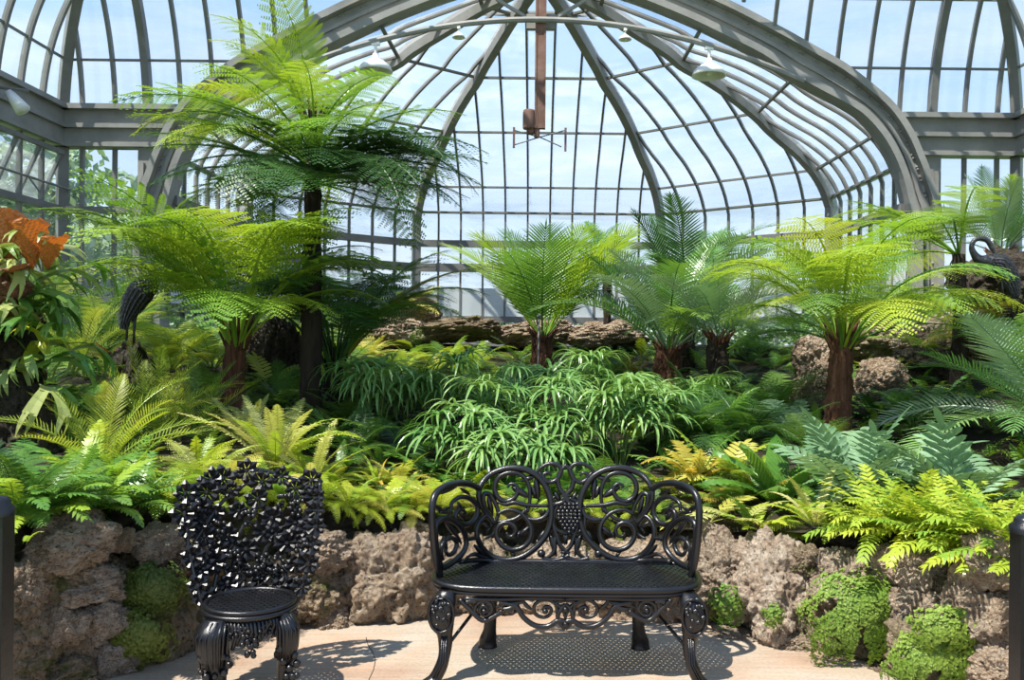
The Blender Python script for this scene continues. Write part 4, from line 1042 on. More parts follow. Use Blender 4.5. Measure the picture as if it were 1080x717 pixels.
# mid and back fillers
FIL=[(388,7.6,'fluffy',('lime','bright'),22,(.3,.4),.17,'bright green cushion of fern on the bowl shaped rock'),
 (372,7.0,'tree',('mid','bright'),14,(.4,.5),0,'green fern under the bowl shaped rock'),
 (300,7.3,'tree',('mid','green'),16,(.45,.6),0,'green fern between the two left trunks'),
 (285,7.5,'lobed',('pale','bright'),7,(.3,.4),.1,'pale star leaved fern right of the tan trunk'),
 (225,7.2,'tree',('mid','bright'),14,(.4,.55),0,'mid green fern left of the tan trunk'),
 (390,9.6,'fluffy',('yellow','lime'),20,(.35,.5),0,'sunlit yellow green mound left below the fern pedestal'),
 (425,9.2,'fluffy',('lime','mid'),20,(.35,.5),0,'sunlit yellow green mound below the fern pedestal'),
 (460,9.4,'fluffy',('lime','yellow'),20,(.35,.5),0,'sunlit mound on the slope left of the fan cycad'),
 (500,9.6,'fluffy',('lime','bright'),20,(.35,.45),0,'sunlit mound at the foot of the fan cycad, left side'),
 (640,9.2,'fluffy',('lime','mid'),18,(.35,.45),0,'yellow green mound between fan cycad and rusty cycad'),
 (665,9.4,'fluffy',('gold','mid'),18,(.35,.45),0,'olive gold mound left of the rusty cycad crown'),
 (540,9.0,'grass',('green','sedge'),26,(.35,.5),0,'grassy tuft under the fan cycad, left side'),
 (600,8.9,'grass',('green','sedge'),26,(.35,.5),0,'grassy tuft under the fan cycad, right side'),
 (450,8.2,'tree',('mid','green'),16,(.45,.6),0,'green fern behind the left sedges'),
 (520,8.4,'tree',('mid','green'),16,(.4,.55),0,'green fern behind the middle sedges'),
 (660,8.0,'tree',('mid','green'),16,(.4,.55),0,'green fern behind the right sedges'),
 (400,8.4,'tree',('mid','bright'),16,(.4,.55),0,'green fern above the bowl shaped rock'),
 (360,8.8,'tree',('mid','bright'),16,(.45,.6),0,'green fern behind the short dark trunk'),
 (330,9.6,'fluffy',('bright','lime'),18,(.5,.7),0,'bright bush behind the two dark trunks'),
 (300,10,'fluffy',('mid','lime'),18,(.5,.7),0,'bright bush behind the dark craggy rock'),
 (350,6.5,'blech',('green','mid'),14,(.3,.42),0,'green fern at the foot of the short dark trunk'),
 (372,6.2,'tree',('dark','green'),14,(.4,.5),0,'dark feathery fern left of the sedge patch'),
 (430,6.4,'tree',('dark','green'),14,(.35,.45),0,'dark feathery fern in the gap above the strappy plants'),
 (452,6.0,'blech',('dark','green'),14,(.3,.4),0,'dark leafy fern in the gap left of the bench'),
 (720,6.9,'tree',('dark','green'),20,(.5,.65),0,'dark green arching fern right of the sedge patch'),
 (755,6.8,'tree',('dark','green'),20,(.5,.65),0,'dark green fern behind the golden fern'),
 (790,6.7,'tree',('green','dark'),20,(.5,.68),0,'dark green fern left of the right trunk, front'),
 (740,7.5,'tree',('dark','green'),20,(.5,.65),0,'dark green fern under the rusty cycad crown'),
 (780,7.5,'grass',('green','dark'),30,(.5,.65),0,'grassy dark clump under the blue silver cycad'),
 (815,7.4,'tree',('green','mid'),20,(.5,.65),0,'green fern left of the right trunk, rear'),
 (835,6.5,'tree',('green','blue'),14,(.4,.52),0,'blue tinged fern just left of the right trunk'),
 (860,6.2,'tree',('mid','blue'),14,(.35,.45),0,'light fern at the foot of the right trunk'),
 (930,7.0,'blech',('green','dark'),16,(.35,.5),0,'dark leafy fern right of the right trunk'),
 (965,6.7,'tree',('mid','green'),16,(.4,.52),0,'green fern left of the large glossy cycad'),
 (985,7.3,'blech',('dark','green'),16,(.35,.5),0,'dark leafy fern under the large glossy cycad'),
 (860,9.4,'fluffy',('lime','mid'),18,(.4,.55),.0,'yellow green mound behind the right tree fern, left'),
 (930,8.3,'fluffy',('lime','mid'),18,(.35,.45),.0,'yellow green mound on the ledge right of the right trunk'),
 (990,8.6,'tree',('gold','bright'),16,(.45,.6),.15,'yellow tinged fern draped over the sunlit ledge'),
 (1030,7.6,'tree',('gold','mid'),16,(.45,.6),.45,'yellow tinged fern below the crane boulder'),
 (1065,7.3,'tree',('mid','green'),16,(.45,.6),.45,'green fern below the crane boulder at the edge'),
 (975,9.6,'tree',('mid','soft'),18,(.5,.7),.35,'green bush left behind the crane boulder'),
 (940,10.3,'tree',('green','mid'),18,(.5,.75),.3,'green bush at the foot of the right pilaster'),
 (800,9.8,'tree',('green','dark'),18,(.5,.7),.1,'dark bush behind the blue silver cycad'),
 (845,10.4,'tree',('green','dark'),18,(.5,.7),.1,'dark bush behind the right tree fern'),
 (30,6.2,'tree',('green','mid'),20,(.5,.7),.1,'green fern behind the staghorn fern'),
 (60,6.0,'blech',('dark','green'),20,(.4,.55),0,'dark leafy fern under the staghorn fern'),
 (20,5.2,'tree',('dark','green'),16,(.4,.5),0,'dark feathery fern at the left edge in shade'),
 (150,7.2,'tree',('mid','soft'),18,(.5,.7),0,'soft fern behind the plume leaved clumps'),
 (40,8.5,'tree',('mid','soft'),18,(.7,.9),.3,'tall green bush by the left side wall'),
 (150,9.8,'tree',('mid','soft'),18,(.6,.8),.2,'green bush below the left front glazing'),
 (250,9.6,'tree',('mid','bright'),18,(.5,.7),.0,'green bush behind the tan tree fern'),
 (720,10.4,'tree',('green','dark'),16,(.5,.7),.0,'dark bush behind the rusty cycad'),
 (770,10.8,'cycad',('silver','cycad'),14,(.6,.8),.3,'small silvery cycad in the far right background'),
]
for px,Y,kind,mats,n,L,up,lab in FIL:
    nm = {'tree':'feathery_fern','fluffy':'cloud_fern','lobed':'star_leaf_fern','grass':'grassy_tuft','blech':'lobed_fern','cycad':'small_cycad'}[kind]
    fern(px,Y,kind,mats[0],n,L,(.3,1.25),lab,cat='plant' if kind=='grass' else 'fern',name=nm,up=up,mats=mats)
plant('pedestal_fern','yellowing fern with drooping pale fronds on the tufa pedestal','fern',W(432,322,10.95),'blech','yellow',14,(.5,.62),(-.1,.9),mats=('yellow','pale','mid'),wmul=.9)

# low tufts that clothe the soil between the named plants
def tufts():
    rr=random.Random(77); n=0; specs=[('bright','lime','mid'),('mid','green','bright'),('dark','green','mid')]
    base=None
    for _ in range(1500):
        Y=rr.uniform(4.3,10.6); px=rr.uniform(-40,1120); x=(px-CX)/F*Y; d=math.hypot(x-C0.x,Y-C0.y)
        if d<2.5 or abs(x)>6.3: continue
        if any(math.hypot(x-q[0],Y-q[1])<(.24 if d<2.8 else .34) for q in TP): continue
        TP.append((x,Y)); n+=1
        far=Y>8; kind=rr.choice(('fluffy','blech','tree','limef')) if not far else rr.choice(('fluffy','tree'))
        reg='left' if px<430 else 'middle' if px<720 else 'right'
        dep='front' if Y<6.2 else 'middle' if Y<8 else 'far'
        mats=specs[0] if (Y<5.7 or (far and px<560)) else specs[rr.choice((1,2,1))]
        col={'fluffy':'fine','blech':'lobed','tree':'feathery','limef':'bushy'}[kind]
        o=empty('ground_fern',G(px,Y,-.02),rr.uniform(0,6)); tag(o,'low %s ground fern among the plants in the %s %s of the bed'%(col,dep,reg),'fern','%s ground ferns in the %s %s of the bed'%(col,dep,reg))
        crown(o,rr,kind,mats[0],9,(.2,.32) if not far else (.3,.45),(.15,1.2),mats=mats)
        if n>=230: break
TP=[]
tufts()

# staghorn fern and the orange leaves at the left edge
o=empty('staghorn_fern',W(20,300,5.3)); tag(o,'big staghorn fern with pale forked antler leaves at the left edge','fern')
rr=random.Random(4)
for i in range(64):
    a=rr.uniform(-2.4,.9); e=rr.uniform(-.3,1.0); s=rr.uniform(.38,.62); z=rr.uniform(-.62,.12); x=rr.uniform(-.3,.26)
    inst('antler_leaf',fmesh('antler',i,rr.choice(('stag','stag','lime','green','mid'))),o,(x,rr.uniform(-.15,.05),z),Euler((rr.uniform(-.4,.4),-e,a)),(s,s,s))
for i,(x,z,s) in enumerate(((-.05,-.02,.3),(-.15,-.22,.32),(.03,-.12,.26),(-.2,.05,.3))):
    inst('shield_leaf',fmesh('broad',i,'brown'),o,(x,-.1,z-.1),Euler((.2,-1.2,-1.57+.3*i)),(s,s*1.4,s))
o=empty('basket_fern',W(20,284,5.2)); tag(o,'basket fern with upright papery orange leaves above the staghorn fern','fern')
for i,(x,y,a,e,s) in enumerate(((-.05,0,-1.5,1.45,.36),(-.13,.05,-1.3,1.4,.38),(.09,-.02,-1.1,1.1,.34),(-.2,.05,-1.8,1.3,.36),(.16,.03,-.9,.8,.3),(.03,.06,-1.7,1.2,.32))):
    inst('leaf',fmesh('broad',i,'orange'),o,(x,y,0),Euler((rr.uniform(-.3,.3),-e,a)),(s,s,s))
inst('leaf',fmesh('broad',1,'brown'),o,(.0,-.02,-.05),Euler((0,-.2,-1.2)),(.4,.4,.4))
# tiny lobed seedling on the rock at the far left
plant('fern_sprout','tiny bright fern sprout on the rock at the far left below the lobed fern','fern',W(22,574,3.5),'blech','bright',3,(.09,.12),(.6,1.3))
# ---------------------------------------------------------------- cast iron bench
BX, BY = W(597,640,4.3).x, 4.3
bench = empty('garden_bench',(BX,BY,0)); tag(bench,'black cast iron garden bench with scrolled back and pierced seat','bench')
SZ = .44; YB, YF = 4.56, 4.05
def backY(x, z):
    u = min(1, abs(x-BX)/.66)
    y = YB - .40*max(0,(u-.55)/.45)**1.7
    return y + .10*(z-SZ)
def onback(px, py):
    Y = YB
    for _ in range(12):
        p = W(px,py,Y); Y = .5*Y+.5*backY(p.x,p.z)
    return W(px,py,Y)
AX = 596.5
def bl(pt, mirror=False, origin=None, plane=None):
    """crop-1 pixel to a bench-local point"""
    px = 440+pt[0]/5.5125; py = 480+pt[1]/5.5125
    py_c = py
    if mirror: px = 2*AX-px; py_c = py+ROLL*2*(px-AX)*.0
    # take roll out so that both halves are level
    p = onback(px, py_c) if plane is None else W(px, py_c, plane)
    return p-Vector((BX,BY,0))
def spiral(cx, cy, r0, r1, a0, a1, n=18):
    out=[]
    for i in range(n+1):
        t=i/n; a=R(a0+(a1-a0)*t); r=r0+(r1-r0)*t**.8; out.append((cx+r*math.cos(a),cy+r*math.sin(a)))
    return out
def scroll(m, pts, r, taper=(1,1), k=4, yoff=0., mirror=True, plane=None):
    for mi in ((False,True) if mirror else (False,)):
        P = smooth_path([bl(p,mi,plane=plane) for p in pts],k); n=len(P)
        rad = [r*1.12*(taper[0]+(1-taper[0])*min(1,i/(n*.3)))*(taper[1]+(1-taper[1])*min(1,(n-1-i)/(n*.3))) for i in range(n)]
        P = [p+Vector((0,yoff,0)) for p in P]
        m.tube(P, rad, 8)
for _mi in (0,1):
  frame = MB(); scroll(frame,[(p if not _mi else (2*(AX-440)*5.5125-p[0],p[1])) for p in [(135,700),(118,650),(102,560),(92,470),(86,380),(88,290),(110,222),(165,180),(245,162),(310,170),(360,195)]],.0155,mirror=False)
  frame.build('outer_frame',M['iron'],bench,True)
big = MB()
scroll(big,[(452,400),(400,340),(366,280),(358,220),(378,160),(432,108),(520,76),(615,80),(695,118),(748,185),(776,265),(780,350),(766,425),(728,495),(660,560),(585,600),(505,608),(432,588),(380,540),(350,480),(348,420),(372,372),(405,350)],.0155,(.7,.7))
scroll(big,[(405,450),(440,400),(470,350),(458,290),(425,235),(395,225),(380,250),(395,310),(430,370),(455,420),(440,460),(395,490)],.0125,(.5,.5),yoff=.012)
big.build('ring_scroll',M['iron'],bench,True)
sm = MB()
scroll(sm,[(640,330),(655,260),(650,180),(620,125),(570,102),(510,108),(465,140),(450,195),(470,245),(515,268),(562,250),(585,208),(572,172),(540,168),(525,190)],.0125,(.6,.5))
scroll(sm,[(465,345),(520,318),(590,330),(640,375),(662,430),(655,490),(615,535),(555,550),(500,530),(464,480),(465,425),(505,393),(550,400),(572,435),(558,468),(530,470),(520,450)],.0125,(.6,.5))
scroll(sm,[(130,330),(190,330),(200,280),(245,245),(300,250),(345,290),(350,340),(325,385),(280,405),(238,388),(222,350),(240,318),(270,322),(280,345),(262,360)],.0125,(.5,.5))
scroll(sm,[(140,655),(115,560),(105,460),(112,395),(160,365),(215,385),(262,430),(285,495),(275,550),(235,600),(180,640),(140,655)],.0135)
scroll(sm,[(150,610),(140,550),(160,500),(200,480),(230,510),(215,560),(185,580),(165,560),(175,535)],.011,(.6,.5))
scroll(sm,[(690,110),(715,75),(765,50),(815,55),(838,90),(812,140),(772,158),(738,140),(736,112),(762,102),(780,122)],.0115,(.6,.5))
scroll(sm,[(868,56),(836,90),(818,140),(828,195),(858,232),(850,270),(800,285),(785,262),(800,240)],.0125,(.7,.5))
sm.build('spiral_scroll',M['iron'],bench,True)
bars = MB()
scroll(bars,[(468,272),(510,285),(570,275),(640,290),(765,296)],.012,(.4,.6))
scroll(bars,[(465,385),(525,382),(585,362),(635,310)],.010,(.5,.3))
scroll(bars,[(640,368),(695,376),(745,355),(775,300)],.012,(.4,.5))
scroll(bars,[(285,490),(320,485),(352,480)],.010)
scroll(bars,[(280,600),(330,575),(380,590),(430,600)],.010,(.4,.5))
scroll(bars,[(350,320),(365,345)],.010)
scroll(bars,[(775,470),(800,520),(790,570),(745,600)],.011,(.6,.5))
scroll(bars,[(725,598),(790,612),(850,600),(884,580)],.012)
scroll(bars,[(795,275),(785,340),(792,410),(812,470),(835,530),(884,575)],.011)
scroll(bars,[(250,620),(330,610),(420,612),(520,616),(640,616),(760,616),(884,616)],.012)
scroll(bars,[(840,260),(862,240),(884,232)],.012)
bars.build('cross_scroll',M['iron'],bench,True)
def leafp(a, b, w, mirror=True, bulge=.012):
    for mi in ((False,True) if mirror else (False,)):
        A=bl(a,mi); B=bl(b,mi); d=(B-A); up=Vector((0,-1,0)); sd=d.cross(up).normalized(); L=d.length; vs=[];fs=[]; lf=MB()
        for k in range(7):
            t=k/6; ww=w*.5*math.sin(PI*(.08+.88*t))**.8; q=A+d*t
            vs+=[q-sd*ww,q+up*bulge*math.sin(PI*t)-Vector((0,0,0)),q+sd*ww,q+Vector((0,.01,0))]
        for k in range(6):
            a_=4*k
            for j in range(4): fs.append((a_+j,a_+(j+1)%4,a_+4+(j+1)%4,a_+4+j))
        lf.add(vs,fs); lf.build('leaf_ornament',M['iron'],bench,True)
for a,b,w in (((550,182),(650,245),.04),((600,150),(690,120),.03),((690,130),(705,260),.035),((670,180),(690,250),.03),((250,190),(310,232),.02),((110,225),(230,185),.025),((95,290),(150,330),.03),((130,330),(190,300),.02),
              ((410,240),(440,345),.028),((590,470),(660,410),.03),((575,480),(600,440),.02),((245,330),(280,380),.03),((540,560),(575,590),.02),((330,520),(410,600),.03),((160,380),(225,470),.03),((150,470),(170,570),.03),((215,440),(260,520),.02),((235,270),(262,320),.02),
              ((770,450),(810,590),.03),((740,440),(700,500),.025),((808,460),(790,560),.03),((850,450),(870,520),.025),((270,330),(230,300),.02),((640,300),(620,350),.022),((700,480),(760,500),.02),((380,390),(430,420),.02),((800,215),(830,270),.03),((700,90),(740,140),.03)):
    leafp(a,b,w)
gr = MB()
oval = [(884,250),(835,275),(800,330),(795,400),(820,440),(884,455)]
rr = random.Random(1)
for r_ in range(9):
    cnt = [3,5,6,6,6,5,4,3,1][r_]
    for k in range(cnt):
        px_=884+(k-(cnt-1)/2)*24; py_=285+r_*20; p=bl((px_,py_)); gr.ball(p+Vector((0,-.012,0)),.0125,8,6)
gr.build('grape_cluster',M['iron'],bench,True)
gf = MB()
P=[bl(p) for p in oval]+[bl((2*884-p[0],p[1])) for p in reversed(oval[1:-1])]; P.append(P[0])
gf.tube(smooth_path(P,4),.010,8); 
for x in (722,2*884-722+8): gf.ball(bl((x,572)),.022,10,8)
gf.build('grape_frame',M['iron'],bench,True)
# seat: pierced plate with rounded front corners
def pierced(m, inside, x0,x1,y0,y1,z,p,hole=.27,th=.012):
    nx=int((x1-x0)/p); ny=int((y1-y0)/p)
    for i in range(nx):
        for j in range(ny):
            cx=x0+(i+.5+.5*(j%2))*p; cy=y0+(j+.5)*p
            if not inside(cx,cy): continue
            h=p/2; q=p*hole
            o=[(cx-h,cy-h),(cx,cy-h),(cx+h,cy-h),(cx+h,cy),(cx+h,cy+h),(cx,cy+h),(cx-h,cy+h),(cx-h,cy)]
            r=[(cx-q*.7,cy-q*.7),(cx,cy-q),(cx+q*.7,cy-q*.7),(cx+q,cy),(cx+q*.7,cy+q*.7),(cx,cy+q),(cx-q*.7,cy+q*.7),(cx-q,cy)]
            vs=[(a,b,z) for a,b in o]+[(a,b,z+.002) for a,b in r]+[(a,b,z-th) for a,b in r]
            fs=[]
            for k in range(8): fs+=[(k,(k+1)%8,8+(k+1)%8,8+k),(8+k,8+(k+1)%8,16+(k+1)%8,16+k)]
            m.add(vs,fs)
sw=.655; yb=YB-BY+.0; yf=YF-BY
def seat_out():
    pts=[]
    for (x,y) in ((-.60,yb-.02),(-.645,yb-.2),(-.64,yb-.34),(-.59,yf+.07),(-.48,yf+.015),(-.3,yf),(0,yf-.005),(.3,yf),(.48,yf+.015),(.59,yf+.07),(.64,yb-.34),(.645,yb-.2),(.60,yb-.02),(.3,yb),(0,yb),(-.3,yb),(-.60,yb-.02)): pts.append((x,y,SZ))
    return smooth_path(pts,4)
so=seat_out()
def inpoly(x,y,poly=None,shr=.0):
    poly=poly or so; c=False; n=len(poly)-1
    for i in range(n):
        a=poly[i]; b=poly[i+1]
        if (a[1]>y)!=(b[1]>y) and x<(b[0]-a[0])*(y-a[1])/(b[1]-a[1])+a[0]: c=not c
    return c
m=MB(); pierced(m,inpoly,-.66,.66,yf-.01,yb+.01,SZ,.029,.24)
m.build('seat',M['iron'],bench)
m=MB(); m.tube(so,.0165,8); m.tube([Vector(p)*1+Vector((0,0,-.022)) for p in so],.011,6); m.build('seat_rim',M['iron'],bench,True)
# legs
def loft(m, pts, rx, ry, sides=12, k=5):
    P=smooth_path(pts,k); n=len(P); vs=[];fs=[]
    def ip(L,t):
        x=t*(len(L)-1); i=min(int(x),len(L)-2); f=x-i; f=f*f*(3-2*f); return L[i]*(1-f)+L[i+1]*f
    for i,p in enumerate(P):
        t=i/(n-1); a=ip(rx,t); b=ip(ry,t)
        for q in range(sides):
            an=2*PI*q/sides; vs.append((p.x+math.cos(an)*a,p.y+math.sin(an)*b,p.z))
    for i in range(n-1):
        for q in range(sides):
            a=i*sides+q; b=i*sides+(q+1)%sides; fs.append((a,b,b+sides,a+sides))
    fs.append(tuple(range(sides))); fs.append(tuple((n-1)*sides+q for q in range(sides))); m.add(vs,fs)
for s in (-1,1):
    m=MB(); y=yf+.03
    loft(m,[(s*.56,y+.02,SZ-.01),(s*.585,y,.36),(s*.59,y-.01,.29),(s*.572,y,.2),(s*.575,y-.01,.12),(s*.60,y-.03,.05),(s*.635,y-.045,.015),(s*.66,y-.05,.0)],[.04,.065,.06,.034,.028,.033,.045,.03],[.03,.05,.045,.03,.026,.03,.035,.02])
    rr=random.Random(3)
    for i in range(26):
        a=rr.uniform(-1.3,1.3); z=rr.uniform(.27,.385); k=1-abs(z-.325)/.1
        m.ball((s*.588+math.sin(a)*.052*(.4+.6*k),y-.022-math.cos(a)*.035*(.4+.6*k),z),rr.uniform(.008,.014),6,4)
    m.tube([(s*.588+.058*math.sin(t),y-.045+.012*abs(math.sin(t)),.325+.085*math.cos(t)) for t in [i*PI/8 for i in range(17)]],.008,6)
    for i in range(3): m.tube([(s*(.572+.01*(i-1)),y-.03,.22),(s*(.578+.01*(i-1)),y-.038,.1),(s*(.61+.012*(i-1)),y-.065,.04)],.006,5)
    lg=m.build('front_leg',M['iron'],bench,True)
    m=MB(); yy=yb-.03; xr=.385
    loft(m,[(s*(xr-.01),yy-.02,SZ-.02),(s*xr,yy,.3),(s*xr,yy,.12),(s*(xr+.012),yy+.01,.04),(s*(xr+.012),yy+.01,0)],[.04,.038,.032,.045,.05],[.028,.026,.022,.03,.034])
    m.build('rear_leg',M['iron'],bench,True)
    m=MB(); m.tube([(s*xr,yy,.3),(s*.56,y+.03,.16)],.009,6); m.build('brace_rod',M['iron'],bench,True)
# pierced apron under the front edge
ap=MB()
def bl3(c):  # crop 3 pixels, front plane
    return W(440+c[0]/2.903,470+c[1]/2.903,YF+.015)-Vector((BX,BY,0))
def aps(pts,r,taper=(1,1)):
    for mi in (0,1):
        q=[((2*454-a) if mi else a,b) for a,b in pts]
        P=smooth_path([bl3(p) for p in q],4); n=len(P)
        ap.tube(P,[r*(taper[0]+(1-taper[0])*min(1,i/(n*.3)))*(taper[1]+(1-taper[1])*min(1,(n-1-i)/(n*.3))) for i in range(n)],7)
aps([(130,470),(160,500),(200,535),(240,520),(260,505)],.012)
aps([(140,468),(250,470),(350,466),(454,468)],.012)
aps([(250,480),(300,490),(325,525),(360,550),(400,553),(432,535),(454,540)],.013)
aps([(215,500),(205,490),(192,500),(196,515),(212,520),(228,506),(225,485),(205,476),(182,486),(176,508),(190,526)],.009)
aps([(385,505),(395,492),(410,500),(405,518),(385,525),(362,515),(358,492),(375,475),(400,472),(424,485),(428,510)],.009)
aps([(454,485),(440,500),(430,520),(440,545),(454,560)],.011)
aps([(454,475),(425,480),(445,500),(454,530)],.009,(.6,.6))
aps([(260,500),(285,498),(310,480)],.014,(.5,.4)); aps([(240,495),(270,485),(330,478)],.010,(.5,.4)); aps([(320,470),(335,490),(350,500)],.010,(.5,.4))
aps([(150,480),(165,475),(180,478)],.014)
for c in ((205,505),(392,505),(454,545),(454,500)): ap.ball(bl3(c)+Vector((0,-.01,0)),.014,8,6)
if True: ap.ball(bl3((2*454-205,505)),.014,8,6); ap.ball(bl3((2*454-392,505)),.014,8,6)
ap.build('apron',M['iron'],bench,True)

# ---------------------------------------------------------------- round grapevine chair
CP = Vector((W(264,640,3.9).x,3.9,0))
chair = empty('garden_chair',CP,R(16)); tag(chair,'black cast iron chair with a grapevine back and round seat','chair')
CZ=.42
m=MB(); ell=lambda x,y: (x/.185)**2+(y/.185)**2<1
pierced(m,ell,-.19,.19,-.19,.19,CZ,.028,.24); m.build('seat',M['iron'],chair)
m=MB(); m.tube([(.19*math.cos(a),.19*math.sin(a),CZ) for a in [i*2*PI/40 for i in range(41)]],.012,8,cap=False)
m.tube([(.198*math.cos(a),.198*math.sin(a),CZ-.02) for a in [i*2*PI/40 for i in range(41)]],.012,8,cap=False); m.build('seat_rim',M['iron'],chair,True)
# backrest surface: shield curved round the seat;  u in [-1,1], v in [0,1]
def back_pt(u,v):
    hw=.20+.145*v**.8; th=u*(1.05-.15*v)
    r=.23+.11*v
    x=math.sin(th)*(hw/.84); y=.03+r*math.cos(th)*.8+.05*v
    top=.955-.05*abs(u)**2+.02*math.cos(u*6)
    z=.36+(top-.36)*v
    return Vector((x,y,z))
def rosette(m,c,nrm,s,rr):
    up=Vector((0,0,1)); sd=nrm.cross(up).normalized(); up=sd.cross(nrm).normalized(); n=8; a0=rr.uniform(0,6)
    for k in range(n):
        a=a0+2*PI*k/n; d=(sd*math.cos(a)+up*math.sin(a)); t=d.cross(nrm).normalized(); L=s*rr.uniform(.8,1.15)
        b=c+d*L*.12; mid=c+d*L*.68+nrm*L*.28; tip=c+d*L+nrm*L*.1; w=L*.29
        m.add([b,mid-t*w-nrm*w*.5,mid+nrm*w*.2,mid+t*w-nrm*w*.5,tip,c+d*L*.5-nrm*L*.22],[(0,1,2),(0,2,3),(1,4,2),(2,4,3),(0,5,1),(1,5,4),(0,3,5),(3,4,5)])
    m.ball(c+nrm*s*.12,s*.2,6,4)
rr=random.Random(12); lv=MB(); pts=[]
for u,v in ((-.95,.9),(-.55,1.0),(-.1,.97),(.35,.97),(.8,.97),(-.75,.78),(-.98,.62),(-.5,.72),(.05,.75),(.95,.72),(-.7,.55),(-.35,.52),(.6,.62),(-.95,.4),(-.6,.33),(-.1,.38),(.95,.45),(.7,.28),(-.95,.18),(-.4,.14),(.1,.1),(.5,.08),(.95,.12),(-.72,.05),(.32,.5),(.8,.85),(-.3,.86),(-.85,.28),(.85,.57),(-.62,.9),(-.82,.7),(-.2,.22),(.98,.3),(-.4,.98),(.1,.88),(.55,.9),(-.2,.68),(.25,.62),(.78,.55),(-.5,.42),(.15,.5),(.5,.45),(-.78,.3),(-.3,.1),(.3,.2),(.75,.1),(-.9,.1),(.6,.05),(-1,.75),(1,.6),(-.15,.05),(.9,.82)):
    p=back_pt(u,v); n=(Vector((0,-.05,0))+Vector((-p.x*.8,-1,.12))).normalized(); rosette(lv,p,n,rr.uniform(.052,.07),rr)
lv.build('leaf_back',M['iron'],chair)
for (u,v) in ((.42,.78),(.15,.3),(.42,.3),(-.3,.34),(-.75,.45),(.78,.4),(-.5,.6),(.05,.22),(.3,.2),(-.05,.62),(.6,.75),(-.85,.8)):
    c=back_pt(u,v); gv=MB()
    for k in range(16): gv.ball(c+Vector((rr.uniform(-.035,.035),-.02+rr.uniform(-.012,.012),rr.uniform(-.045,.035))),.0125,6,4)
    gv.build('grape_cluster',M['iron'],chair,True)
vn=MB()
for seq in ([(-1,0),(-1,.3),(-1,.6),(-.98,.9)],[(1,0),(1,.35),(1,.7),(.95,.95)],[(-.95,.93),(-.5,1),(0,.97),(.5,.98),(.95,.96)],[(-.8,0),(-.5,.3),(-.2,.5),(.1,.8),(.3,.95)],[(.8,0),(.5,.25),(.3,.55),(.1,.7)],[(-.3,0),(-.5,.4),(-.8,.7)],[(0,0),(.2,.4),(.6,.6),(.9,.8)],[(-1,0),(-.5,.02),(0,.02),(.5,.02),(1,0)],[(-.9,.5),(-.4,.8),(0,.9)]):
    vn.tube(smooth_path([back_pt(u,v)+Vector((0,.008,0)) for u,v in seq],5),.0095,7)
vn.build('vine_frame',M['iron'],chair,True)
def cleg(name,x,y,fat):
    m=MB(); d=Vector((x,y,0)).normalized()
    loft(m,[(x*.88,y*.88,CZ-.02),(x*1.08,y*1.08,.34),(x*1.1,y*1.1,.25),(x*.98,y*.98,.15),(x*1.0,y*1.0,.06),(x*1.22,y*1.22,.0)],[.05*fat,.062*fat,.055*fat,.038*fat,.03*fat,.024],[.05*fat,.062*fat,.055*fat,.038*fat,.03*fat,.024],12)
    rr=random.Random(int(x*100))
    for i in range(7):
        a=-PI/2+(i-3)*.33; m.tube([(x*.92+math.cos(a)*.05*fat,y*.92+math.sin(a)*.05*fat,CZ-.03),(x*1.08+math.cos(a)*.066*fat,y*1.08+math.sin(a)*.066*fat,.33),(x*1.05+math.cos(a)*.05*fat,y*1.05+math.sin(a)*.05*fat,.2)],.006,5)
    for i in range(12): m.ball((x*1.05+rr.uniform(-.055,.055)*fat,y*1.05-.035*fat,rr.uniform(.08,.28)),rr.uniform(.012,.02),7,5)
    m.build(name,M['iron'],chair,True)
cleg('leg',-.135,-.14,1.15); cleg('leg',.15,-.125,.8); cleg('leg',-.12,.16,.7); cleg('leg',.14,.15,.7)
m=MB(); rr=random.Random(8)
for k in range(34):
    a=-PI*.93+k/33*PI*.86; r=.195; z0=CZ-.035; dz=.05+.03*math.sin(k*1.1)+ (.035 if 12<k<22 else 0)
    m.tube([(r*math.cos(a),r*math.sin(a),z0),(r*math.cos(a+.04),r*math.sin(a+.04),z0-dz*.5),(r*math.cos(a-.05),r*math.sin(a-.05),z0-dz)],.009,5)
    if k%3==0: rosette(m,Vector((r*math.cos(a),r*math.sin(a),z0-dz*.7)),Vector((math.cos(a),math.sin(a),.1)).normalized(),.035,rr)
for k in range(12): m.ball((rr.uniform(-.03,.03),-.2,rr.uniform(.24,.33)),.013,6,4)
m.build('apron',M['iron'],chair,True)

# ---------------------------------------------------------------- railing posts at both edges
def post(px,top,Y,label,r):
    p=W(px,700,Y); o=empty('railing_post',(p.x,Y,0)); tag(o,label,'post'); h=W(px,top,Y).z
    m=MB(); m.box((-r,-r,0),(r,r,h-.04)); m.build('shaft',M['iron'],o)
    m=MB(); m.lathe([(r*1.5,h-.05),(r*1.5,h-.03),(r*1.1,h-.02),(r*1.1,h-.01),(r*.8,h),(0,h+.005)],(0,0,0),16); m.build('cap',M['iron'],o,True)
    m=MB(); m.box((-r*1.8,-r*1.8,0),(r*1.8,r*1.8,.03)); m.build('base',M['iron'],o)
post(1081,544,2.6,'black iron railing post cut off by the right edge of the frame',.032)
post(-3,524,2.4,'black iron railing post cut off by the left edge of the frame',.028)

